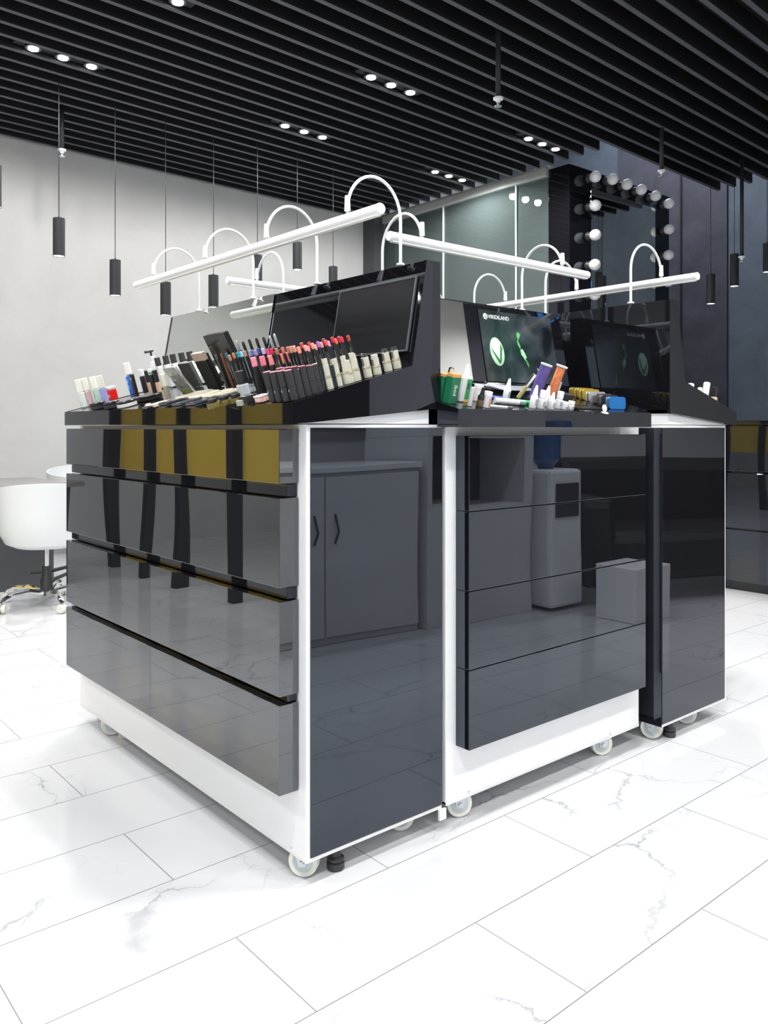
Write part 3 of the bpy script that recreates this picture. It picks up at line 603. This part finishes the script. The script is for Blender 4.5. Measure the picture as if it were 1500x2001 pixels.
# spray bottle
t = thing('spray_bottle', 'blue spray bottle with white cap left of the black tubes', 'bottle', stand(246, 709, .118))
L2(t, 'bottle', cyl(.0145, 0, .07, .003), cmat((.02, .16, .7), .15)); L2(t, 'neck', cyl(.008, .07, .078), WH); L2(t, 'cap', cyl(.0125, .074, .118, .002, .0115), WH)
for z in (.024, .044): G().box(-.0153, -.0143, -.006, .006, z, z+.014).build('label', cmat((.3, .65, .8), .4), t)
def tubeitem(x, y, L, body, cap, label, r=.0085, split=.45, name='cosmetic_tube', cat='tube', tray='A', group=None, **k):
    t = thing(name, label, cat, stand(x, y, L, tray, **k), group)
    L2(t, 'body', cyl(r, 0, L*split, .0012), body); L2(t, 'cap', cyl(r*.96, L*split, L, .0015), cap); return t
t = thing('cream_tube', 'flat black cream tube with green print beside the blue spray bottle', 'tube', stand(256, 731, .082)); G().box(-.006, .006, -.011, .011, .0, .082, .003).build('body', K, t); G().box(-.0064, -.006, -.006, .006, .062, .070).build('print', cmat((.2, .5, .1), .5), t)
t = thing('cream_tube', 'black tube with frosted white cap left of the concealers', 'tube', stand(274, 722, .088)); L2(t, 'body', cyl(.010, 0, .062, .002), K); L2(t, 'cap', cyl(.0095, .062, .088, .002), WH)
tubeitem(285, 724, .088, cmat((.62, .42, .29), .3), K, 'left beige concealer with black cap', .0085, .52, 'concealer', 'concealer', group='beige concealers')
tubeitem(301, 723, .088, cmat((.62, .42, .29), .3), K, 'right beige concealer with black cap', .0085, .52, 'concealer', 'concealer', group='beige concealers')
t = thing('cream_tube', 'black tube with green and white cap between the two concealers', 'tube', stand(292, 721, .094)); L2(t, 'body', cyl(.009, 0, .074), K); L2(t, 'cap', cyl(.0088, .074, .094), WH); L2(t, 'cap_band', cyl(.009, .076, .084, .0005), cmat((.1, .5, .15), .4))
tubeitem(317, 731, .08, cmat((.35, .33, .22), .2), cmat((.75, .72, .58), .2), 'cream capped gloss tube right of the concealers', .0085, .5, 'lip_gloss', 'lip gloss')
# pump bottle
def pump(x, y, tray, label):
    t = thing('pump_bottle', label, 'pump bottle', stand(x, y, .145, tray)); L2(t, 'bottle', [(.017, 0), (.018, .003), (.018, .08), (.012, .1), (.01, .105)], cmat((.75, .76, .78), .15)); L2(t, 'collar', cyl(.0105, .105, .122), WH)
    L2(t, 'pump_stem', cyl(.004, .122, .136), K); G().box(-.022, .009, -.008, .008, .136, .145, .002).build('pump_head', K, t)
pump(293, 684, 'A', 'clear pump bottle with black head behind the concealers'); pump(1328, 686, 'C', 'white pump bottle with black head by the right mirror board')
for i, (x, y) in enumerate(((306, 699), (322, 695), (336, 692), (353, 689), (369, 687))):
    t = thing('lotion_bottle', 'clear lotion bottle with square black cap, %s from the left in the back row' % ORD[i], 'bottle', stand(x, y, .10, lean=0), 'black capped lotion bottles')
    G().box(-.011, .011, -.012, .012, 0, .072, .003).build('bottle', cmat((.72, .73, .73), .12), t); G().box(-.008, .008, -.009, .009, .072, .10, .0015).build('cap', KM, t)
# foil packet
FO = mat('crumpled_foil', (.7, .72, .71), .28, metal=.75, bump=.004, bscale=90)
t = thing('foil_packet', 'silver foil packet leaning on the palettes', 'packet', stand(330, 718, .11, lean=0.5, side=.0)); G().box(-.0035, .0035, -.042, .042, 0, .11, .002).build('packet', FO, t); G().box(-.0042, -.0036, -.024, .024, .066, .08).build('label', cmat((.25, .28, .26), .5), t); G().box(-.0042, -.0036, -.022, .022, .01, .03).build('swatch_print', cmat((.35, .42, .12), .5), t)
def palette(x, y, L, w, th, m, label, top=None, lean=.25):
    t = thing('makeup_palette', label, 'palette', stand(x, y, L, lean=lean), 'standing makeup palettes'); G().box(-th/2, th/2, -w/2, w/2, 0, L, .002).build('case', m, t)
    if top: G().box(-th/2-.0008, th/2+.0008, -w/2-.0008, w/2+.0008, L*.8, L+.001, .001).build('lid_band', top, t)
    return t
palette(360, 709, .09, .085, .014, cmat((.06, .065, .055), .3), 'olive black palette behind the foil packet')
palette(386, 690, .125, .07, .012, K, 'black palette with beige top edge', cmat((.5, .38, .3), .45))
palette(397, 690, .118, .05, .008, K, 'thin black palette behind the beige topped one')
bxp = palette(420, 652, .175, .125, .018, cmat((.02, .02, .02), .12, name='gloss_box'), 'tallest upright black box with faint grey letters')
text('HUDV', .018, GRY, bxp, T((-.0094, -.004, .06)) @ RZ(-math.pi/2) @ RX(math.pi/2) @ RZ(-math.pi/2), spacing=1.2)
# front row jars, compacts, pans
def jar(x, y, r, h, m, lid, label, name='powder_jar', cat='jar', group=None):
    t = thing(name, label, cat, lay(x, y, 'A', 0, h), group); L2(t, 'base', cyl(r, 0, h*.55, .001), m, 24); L2(t, 'lid', cyl(r*1.01, h*.55, h, .002), lid, 24); return t
jar(190, 786, .026, .022, KM, K, 'black powder jar before the nail polishes', group='black powder jars'); jar(217, 784, .026, .022, KM, K, 'black powder jar before the red jar', group='black powder jars')
jar(246, 782, .032, .02, cmat((.75, .74, .72), .25), K, 'white sided powder jar with black lid', group='black powder jars'); jar(268, 776, .036, .012, KM, K, 'wide black compact behind the white sided jar'); jar(292, 771, .04, .016, K, K, 'large black compact under the concealers', 'compact', 'compact')
for i, (x, y, w) in enumerate(((300, 790, .05), (318, 785, .06))):
    t = thing('powder_pan', ['beige powder pan nearest the tray lip', 'beige powder pan overlapping behind the first'][i], 'powder pan', lay(x, y, 'A', .2, .006)); G().box(-.022, .022, -w/2, w/2, 0, .005, .002).build('pan', cmat((.08, .08, .08), .3), t); G().box(-.019, .019, -w/2+.004, w/2-.004, .005, .0065, .001).build('powder', cmat((.62, .5, .38), .8), t)
for i, x in enumerate((289, 303, 316)):
    t = tag(G().box(-.007, .007, -.008, .008, 0, .010, .002).build('powder_sample', cmat((.68, .56, .45), .6), None, lay(x, 789, 'A', 0, .01)), 'small beige sample block at the lip, %s from the left' % ORD[i], 'sample', 'small beige samples')
for i, (x, y) in enumerate(((334, 784), (361, 785), (389, 784))):
    t = thing('compact', 'slim black gloss compact, %s of three at the tray lip' % ORD[i], 'compact', lay(x, y, 'A', .1, .012), 'slim black compacts'); G().box(-.03, .03, -.024, .024, 0, .007, .003).build('base', K, t); G().box(-.03, .03, -.024, .024, .0075, .014, .003).build('lid', cmat((.05, .055, .07), .08), t)
for i, (x, y, c) in enumerate(((372, 770, (.75, .7, .52)), (398, 768, (.62, .58, .46)), (425, 764, (.74, .7, .54)), (448, 760, (.45, .43, .36)), (385, 763, (.5, .47, .4)))):
    t = thing('swatch_card', 'flat cream swatch card, %s of the fanned stack' % ORD[i], 'swatch card', lay(x, y, 'A', .1, .008+.002*i), 'cream swatch cards'); G().box(-.045, .045, -.02, .02, 0, .009, .004).build('card', cmat(c, .35), t); G().box(-.04, .04, -.016, .016, .009, .0096).build('swatches', cmat((.5, .46, .34), .3), t)
for i, (x, y) in enumerate(((414, 781), (437, 775), (459, 771))):
    t = thing('pigment_jar', 'small square gold flecked jar with black cap, %s of three' % ORD[i], 'jar', lay(x, y, 'A', .2, .022), 'gold flecked pigment jars'); G().box(-.012, .012, -.012, .012, 0, .014, .002).build('jar', glitter((.25, .2, .05), (.05, .05, .02)), t); L2(t, 'cap', cyl(.0125, .014, .024, .002), K)
t = thing('dropper_jar', 'clear bottle with tall matte black cap among the front jars', 'bottle', stand(467, 725, .07)); G().box(-.012, .012, -.014, .014, 0, .035, .003).build('bottle', cmat((.6, .65, .68), .1), t); L2(t, 'cap', cyl(.0115, .036, .07, .0015), KM)
for i, (x, y) in enumerate(((490, 752), (505, 748), (517, 748))): L = thing('eyeshadow_jar', 'clear glass shadow jar lying on its side, %s from the left' % ORD[i], 'jar', lay(x, y, 'A', .3*i, .02), 'clear glass jars'); L2(L, 'jar', cyl(.013, 0, .016, .002), cmat((.55, .62, .6), .1)); L2(L, 'lid', cyl(.0132, .016, .022, .001), cmat((.3, .35, .34), .2))
tag(G().box(-.016, .016, -.015, .015, 0, .022, .002).build('cosmetic_box', K, None, lay(482, 772, 'A', .1, .022)), 'small black box left of the glitter cube', 'box')
tag(G().box(-.011, .011, -.011, .011, 0, .014, .002).build('cosmetic_box', cmat((.32, .34, .3), .3), None, lay(472, 781, 'A', .1, .014)), 'small grey box at the tray lip', 'box')
t = thing('glitter_cube', 'clear cube jar of rose glitter at the tray lip', 'jar', lay(511, 772, 'A', .25, .016)); G().box(-.014, .014, -.014, .014, 0, .012, .002).build('glitter', glitter((.75, .25, .2), (.9, .75, .7)), t); G().box(-.015, .015, -.015, .015, .0125, .017, .001).build('lid', cmat((.75, .74, .76), .1), t)
# pencils with coloured tips
def pencil(x, y, c, label, L=.115, r=.0042, tip=.016, body=None, mark=True, lean=.12):
    t = thing('cosmetic_pencil', label, 'pencil', stand(x, y, L, lean=lean), 'cosmetic pencils in the tray'); L2(t, 'barrel', cyl(r, 0, L-tip, .0005), body or K, 10); L2(t, 'coloured_end', cyl(r*1.02, L-tip, L, .0012), cmat(c, .3), 10)
    if mark: G().box(-r*1.04, -r*.98, -.0012, .0012, L*.35, L*.75).build('print', GRY, t)
pencil(421, 693, (.10, .10, .10), 'plain dark grey pencil beside the tall black box', .11, mark=False, body=cmat((.05, .05, .055), .25)); pencil(432, 691, (.22, .08, .03), 'brown barrelled pencil right of the grey one', .11, mark=False, body=cmat((.16, .055, .02), .25))
FR = [(441, 690, (.03, .12, .22), 'navy'), (447, 694, (.42, .22, .10), 'tan'), (455, 690, (.5, .2, .1), 'copper'), (463, 688, (.02, .35, .38), 'teal'), (470, 687, (.3, .62, .8), 'sky blue'), (477, 686, (.45, .26, .22), 'mauve brown'), (487, 685, (.4, .3, .3), 'taupe'), (492, 684, (.05, .2, .6), 'blue'), (498, 684, (.4, .25, .3), 'plum'), (503, 681, (.05, .1, .35), 'dark blue'), (512, 681, (.5, .5, .8), 'lavender'), (521, 682, (.7, .05, .2), 'magenta'), (529, 681, (.7, .02, .08), 'crimson'), (539, 681, (.4, .16, .08), 'brown'), (551, 679, (.6, .15, .12), 'brick rose'), (561, 678, (.45, .2, .12), 'cinnamon'), (567, 677, (.7, .3, .22), 'salmon'), (573, 676, (.7, .32, .25), 'peach'), (582, 678, (.75, .25, .18), 'coral')]
for i, (x, y, c, n) in enumerate(FR): pencil(x, y, c, 'black pencil with %s end, %s in the front pencil row' % (n, ORD[i]))
BK = [(588, 670, (.55, .1, .08), 'rust'), (595, 675, (.75, .3, .28), 'pink coral'), (600, 677, (.7, .3, .3), 'dusty pink'), (603, 669, (.75, .03, .04), 'scarlet'), (609, 671, (.6, .3, .2), 'clay'), (614, 674, (.65, .3, .22), 'apricot'), (620, 668, (.4, .12, .45), 'purple'), (626, 669, (.6, .3, .3), 'rosewood'), (631, 662, (.3, .03, .06), 'wine'), (635, 665, (.75, .08, .08), 'tomato'), (640, 667, (.7, .3, .5), 'orchid'), (648, 659, (.5, .02, .05), 'ruby'), (654, 662, (.9, .15, .04), 'orange'), (661, 658, (.4, .02, .08), 'burgundy'), (666, 659, (.75, .02, .02), 'bright red'), (679, 656, (.35, .06, .04), 'maroon')]
for i, (x, y, c, n) in enumerate(BK): pencil(x, y, c, 'tall black pencil with %s end, %s in the lip pencil row' % (n, ORD[i]), .118, .0042, .014)
for i in range(11):
    x = 448+i*11+random.uniform(-1.5, 1.5); y = 688-.3*i+random.uniform(-6, 2); c = (.03, .03, .03)
    pencil(x, y, c, 'dark pencil standing behind the front pencil row, %s of its row' % ORD[i], .105, .004, .012, lean=.08)
SV = cmat((.6, .62, .64), .2, .7, name='silver_barrel')
for i, (x, y) in enumerate(((461, 665), (474, 668), (486, 663), (500, 661), (514, 659), (526, 656), (535, 652))):
    t = thing('liner_pen', 'silver capped liner pen, %s of seven before the mirror' % ORD[i], 'pen', stand(x, y, .13, lean=.12), 'silver capped liner pens'); L2(t, 'barrel', cyl(.004, 0, .09), K, 10); L2(t, 'cap', [(.0045, .09), (.0045, .125), (.0025, .13)], SV if i in (0, 5, 6) else K, 10)
# lip glosses with coloured windows
for i, (x, y, c) in enumerate(((494, 698, (.85, .28, .38)), (511, 696, (.85, .2, .28)), (528, 694, (.85, .28, .26)), (546, 692, (.85, .2, .16)), (562, 688, (.85, .22, .22)))):
    t = thing('lip_gloss', 'black capped lip gloss with pink window, %s of five' % ORD[i], 'lip gloss', stand(x, y, .098), 'pink windowed lip glosses'); L2(t, 'body', cyl(.0078, 0, .072, .001), K); L2(t, 'colour_window', cyl(.0076, .072, .098, .002), cmat(c, .25))
# lipsticks
def lipstick(x, y, label, top=(.75, .25, .3), L=.075, r=.0096, m=KM, group='black matte lipsticks'):
    t = thing('lipstick', label, 'lipstick', stand(x, y, L), group); L2(t, 'base', cyl(r, 0, L*.46, .0008), m, 20); L2(t, 'cap', cyl(r*.99, L*.465, L-.002, .0005), m, 20); L2(t, 'coloured_top', cyl(r*.98, L-.002, L, .0008), cmat(top, .35), 20)
    G().box(-r*1.02, -r*.98, -.002, .002, L*.30, L*.38).build('emblem', GRY, t)
for i, (x, y) in enumerate(((546, 719), (559, 718), (573, 716), (588, 715), (600, 714))): lipstick(x, y, 'black lipstick with rose top, %s of the second lipstick row' % ORD[i], (.5, .15, .2))
for i, (x, y) in enumerate(((521, 726), (534, 726), (548, 724), (562, 723), (576, 722))): lipstick(x, y, 'black lipstick with pink top, %s of the front lipstick row' % ORD[i])
lipstick(603, 714, 'black lipstick with pink top nearest the tray side', (.7, .3, .38)); lipstick(618, 719, 'thick all black lipstick left of the gold tubes', (.02, .02, .02), .074, .0095, cmat((.015, .017, .022), .2, name='navy_black'))
lipstick(644, 714, 'all black lipstick between the champagne tubes', (.02, .02, .02), .07, .0095, cmat((.015, .017, .022), .2, name='navy_black'))
lipstick(612, 711, 'black lipstick with cream top behind the thick one', (.75, .7, .5), .075)
# champagne tubes
def champ(x, y, label, L=.085, r=.0104, kind=0):
    t = thing('foundation_stick', label, 'foundation stick', stand(x, y, L), 'champagne foundation sticks'); L2(t, 'base', cyl(r, 0, L*.38, .001), CR, 20); L2(t, 'collar', cyl(r*1.08, L*.38, L*.44, .0006), cmat((.75, .7, .5), .15, .8, name='gold_ring'), 20); L2(t, 'sleeve', cyl(r*.92, L*.44, L*.82, .0008), CR, 20)
    if kind: G().lathe([(r*.85, L*.82), (r*.8, L*.98), (r*.5, L)], 16).build('clear_cap', M['clear'], t); G().box(-.002, .002, -.003, .003, L*.82, L*.97).build('doe_foot', K, t)
    else: L2(t, 'cap', cyl(r*.86, L*.82, L, .001), CR, 20)
    for a in range(3): G().box(-r*.97, -r*.9, -.004+a*.003, -.003+a*.003, L*.5, L*.8).build('stripe', KM, t)
CHP = [(631, 701, .085, 0), (650, 701, .082, 0), (667, 696, .08, 0), (675, 704, .07, 0), (687, 692, .08, 0), (684, 690, .08, 0), (710, 690, .075, 1), (730, 693, .068, 0), (750, 681, .075, 1), (768, 677, .072, 1)]
for i, (x, y, L, kd) in enumerate(CHP): champ(x, y, 'champagne gold foundation stick, %s from the left along the tray side' % ORD[i], L, .0104, kd)
tag(G().box(-.016, .016, -.0006, .0006, 0, .07, .0002).build('tray_divider', 'clear', None, stand(600, 690, .09, lean=0)), 'clear acrylic divider between pencils and lipsticks', 'divider')

# ---- tray B
def kit(x, y, label, w=.03):
    t = thing('glue_box', label, 'box', stand(x, y, .082, 'B', 0), 'green adhesive boxes'); G().box(-.012, .012, -w/2, w/2, 0, .07, .001).build('box', cmat((.01, .16, .07), .4), t); G().box(-.0122, .0122, -w/2-.0002, w/2+.0002, .07, .079, .001).build('orange_band', cmat((.7, .35, .12), .4), t)
    text('kodi', .017, WH, t, T((0, 0, .0)) @ frame((.0125, 0, .036), (0, 0, 1), (0, 1, 0), (1, 0, 0)))
    return t
# in tray B items: local x points away from the board side (towards -Y)
kit(872, 728, 'green box with orange band at the far left of the tray'); kit(889, 728, 'green box with orange band behind the large white bottle')
t = thing('silver_marker', 'chrome capped grey marker leaning on the green boxes', 'marker', stand(882, 720, .088, 'B', .1)); L2(t, 'barrel', cyl(.0075, 0, .055), cmat((.55, .57, .6), .3)); L2(t, 'cap', cyl(.0072, .055, .088), 'chrome')
t = thing('glue_bottle', 'large white nozzle bottle with green label at the left of the tray', 'bottle', stand(914, 712, .1, 'B'))
G().box(-.012, .012, -.0175, .0175, 0, .068, .003).build('bottle', WH, t); L2(t, 'nozzle', [(.011, .068), (.010, .076), (.006, .092), (.003, .1)], WH); G().box(.0119, .0125, -.002, .0165, .008, .062).build('label', cmat((.04, .35, .09), .4), t); G().box(.0119, .0125, -.002, .0165, .0, .007).build('label_band', cmat((.7, .5, .12), .4), t); G().box(.0124, .0128, .003, .008, .036, .052).build('label_print', cmat((.02, .04, .15), .4), t)
t = thing('glue_tube', 'thin pale tube right of the large white bottle', 'tube', stand(924, 757, .05, 'B')); L2(t, 'body', cyl(.006, 0, .05), cmat((.6, .55, .6), .3))
t = thing('glue_jar', 'white jar behind the black nozzle bottle', 'jar', stand(936, 752, .045, 'B')); L2(t, 'jar', cyl(.012, 0, .034), cmat((.75, .75, .72), .3)); L2(t, 'lid', cyl(.0125, .034, .045), WH)
t = thing('nozzle_bottle', 'small brown bottle with black nozzle', 'bottle', stand(944, 758, .05, 'B')); L2(t, 'bottle', [(.010, 0), (.0105, .012), (.009, .018)], cmat((.12, .09, .04), .1)); L2(t, 'ring', cyl(.0095, .018, .03), K); L2(t, 'nozzle', [(.006, .03), (.0035, .05)], K)
t = thing('glue_jar', 'pale jar with white lid and orange print at the tray lip', 'jar', stand(955, 765, .045, 'B')); L2(t, 'jar', cyl(.0105, 0, .034), cmat((.6, .62, .64), .2)); L2(t, 'lid', cyl(.0108, .034, .045, .001), WH); G().box(.0102, .0108, -.003, .004, .006, .028).build('print', cmat((.7, .25, .15), .5), t)
def dropper(x, y, label, L=.062, r=.0105, tray='B', cap=True):
    t = thing('dropper_bottle', label, 'bottle', stand(x, y, L, tray), 'small white bottles'); L2(t, 'bottle', [(r-.001, 0), (r, .002), (r, L*.5), (r*.7, L*.58)], WH)
    if cap: L2(t, 'nozzle', [(r*.72, L*.58), (r*.62, L*.72), (r*.36, L*.93), (r*.25, L)], WH)
    else: L2(t, 'cap', cyl(r*.95, L*.58, L), WH)
    G().box(r*.93, r*1.03, -r*.4, r*.3, L*.15, L*.42).build('print', cmat((.35, .35, .42), .6), t)
dropper(996, 740, 'white nozzle bottle standing alone before the poster')
for i, (x, y, L, cp) in enumerate(((1049, 753, .065, 1), (1073, 754, .06, 1), (1063, 763, .052, 0), (1082, 767, .05, 1), (1096, 765, .05, 0), (1104, 785, .03, 0), (1117, 784, .03, 0))): dropper(x, y, 'white label bottle, %s from the left in the cluster beside the colour books' % ORD[i], L, .0105, 'B', cp)
t = thing('glitter_wand', 'slanting clear capped wand filled with gold glitter', 'wand', stand(1044, 736, .085, 'B', lean=.35, side=.25)); L2(t, 'tube', cyl(.0065, 0, .042), glitter((.6, .5, .25), (.3, .25, .1))); L2(t, 'cap', cyl(.0068, .042, .085), 'chrome')
for x, y, c, n in ((1068, 713, (.10, .07, .28), 'purple'), (1098, 716, (.75, .22, .08), 'orange')):
    t = thing('thread_tube', 'leaning clear tube filled with %s threads' % n, 'tube', stand(x, y, .112, 'B', lean=.1, side=.12)); G().lathe(cyl(.0165 if n == 'purple' else .0135, .0, .106), 24).build('filling', mat(n+'_threads', c, .4, vary=.35, vscale=60), t); L2(t, 'lid', cyl(.018, .106, .112), cmat((.6, .62, .62), .2), 24)
t = thing('marker_pen', 'white tag topped pen before the orange tube', 'pen', stand(1094, 744, .06, 'B', lean=.1)); L2(t, 'barrel', cyl(.0045, 0, .06), K); G().box(.003, .0055, -.005, .005, .03, .056).build('tag', WH, t)
tag(G().box(-.014, .014, -.014, .014, 0, .026, .004).build('black_sponge_block', cmat((.02, .02, .022), .6), None, lay(1108, 778, 'B', .4, .012)), 'dark faceted block behind the label bottles', 'block')
# pens lying on the tray
for x, y, rz, L, r, c, c2, lb in ((996, 785, -.25, .1, .008, (.8, .8, .8), (.2, .3, .28), 'fat white marker lying at the tray lip'), (1025, 786, -.35, .08, .006, (.02, .42, .12), (.01, .25, .07), 'green marker lying behind the white marker'), (965, 776, -.3, .1, .004, (.1, .15, .6), (.6, .6, .65), 'thin blue pen lying behind the pale jar'), (975, 795, -.2, .09, .0035, (.7, .7, .75), (.1, .1, .1), 'thin white pen lying nearest the lip')):
    t = thing('marker_pen', lb, 'pen', lay(x, y, 'B', rz, r) @ T((0, 0, r)) @ RYm(math.pi/2)); L2(t, 'barrel', cyl(r, -L/2, L/2*.6, .001), cmat(c, .3)); L2(t, 'cap', cyl(r*1.05, L/2*.6, L/2, .001), cmat(c2, .3))
for i in range(4):
    t = thing('plastic_sleeve', ['bottom', 'second', 'third', 'topmost'][i]+' clear plastic sleeve of the sheaf below the poster', 'sleeve', lay(975+i*9, 757+i*1.5, 'B', .06*i-.1, .003+.003*i) @ T((0, 0, .003+.004*i)), 'clear plastic sleeves')
    G().box(-.085, .085, -.03, .03, 0, .0025, .001).build('sheet', cmat((.42, .43, .5), .12, .2), t)
# colour sample books : rounded cards standing one before the other in a wire rack
def rr(w2, hh, r_, n=6):
    pts = []
    for cx, cy, a0 in ((w2-r_, r_, -90), (w2-r_, hh-r_, 0), (-w2+r_, hh-r_, 90), (-w2+r_, r_, 180)):
        for k in range(n+1): a = math.radians(a0+90*k/n); pts.append((cx+r_*math.cos(a), cy+r_*math.sin(a)))
    return pts
def card(xl, yt, Y, c, label, w=.088):
    p = onY(xl, yt, Y); zt = oTB.z+(Y-oTB.y)*sB.z/sB.y; h = p.z-zt
    t = thing('sample_book', label, 'sample book', (p.x+w/2, Y, zt+.0005), 'rounded colour sample books')
    G().prism(rr(w/2, h, .010), -.002, .0015, 'Y').build('cover', cmat(c, .3, .3), t)
    G().prism(rr(w/2-.0008, h-.0008, .010), .0015, .009, 'Y').build('pages', cmat((.10, .09, .07), .5), t)
    G().prism(rr(w/2, h, .010), .009, .0115, 'Y').build('back_cover', cmat([min(1, v*1.3+.03) for v in c], .3, .3), t)
for i, (x, y, Y, c, n) in enumerate(((1117, 757, 1.655, (.35, .22, .02), 'gold brown'), (1128, 758, 1.63, (.42, .28, .02), 'mustard'), (1138, 760, 1.605, (.45, .32, .03), 'bright mustard'), (1150, 765, 1.58, (.45, .46, .5), 'silver grey'), (1163, 769, 1.555, (.12, .12, .14), 'charcoal'), (1175, 771, 1.53, (.03, .03, .03), 'black'), (1189, 775, 1.495, (.01, .17, .5), 'bright blue'))):
    card(x, y, Y, c, '%s rounded sample book, %s from the left' % (n, ORD[i]))
t = thing('mini_compact', 'small white round compact leaning open before the blue book', 'compact', lay(1181, 808, 'B', 0)); L2(t, 'base', cyl(.011, 0, .004), WH, 20); L2(t, 'lid', cyl(.011, 0, .003), WH, 20, T((0, .006, .014)) @ RX(1.2))
rk = thing('wire_rack', 'thin black wire rack holding the sample books', 'rack', lay(1150, 800, 'B', 0)); 
for z in (.012, .02): G().tube([(-.055, .0, z), (.075, .0, z)], .0012, 6).build('wire', K, rk)
G().box(-.055, .075, .0, .05, .0, .002).build('base', K, rk)
# ---- tray C
for i, (x, y, L, r, b, c, n) in enumerate(((1350, 750, .05, .012, (.8, .8, .78), (.75, .05, .06), 'pearl capped polish with red base'), (1368, 758, .045, .010, (.75, .75, .72), (.7, .35, .35), 'short pale polish between the pearl capped ones'), (1381, 748, .062, .0125, (.82, .82, .8), (.45, .6, .55), 'tall pearl capped polish with pale green base'))):
    t = thing('nail_polish', n+' on the right tray', 'nail polish', stand(x, y, L+.02, 'C'), 'polishes on the right tray'); L2(t, 'bottle', cyl(r, 0, (L+.02)*.45), cmat(c, .15)); L2(t, 'cap', cyl(r*.97, (L+.02)*.45, L+.02, .002), cmat(b, .12))
t = thing('foundation_bottle', 'black capped beige foundation bottle at the end of the right tray', 'bottle', stand(1397, 757, .068, 'C')); G().box(-.008, .008, -.011, .011, 0, .03, .002).build('bottle', cmat((.62, .45, .32), .2), t); G().box(-.0078, .0078, -.0108, .0108, .031, .068, .002).build('cap', K, t)
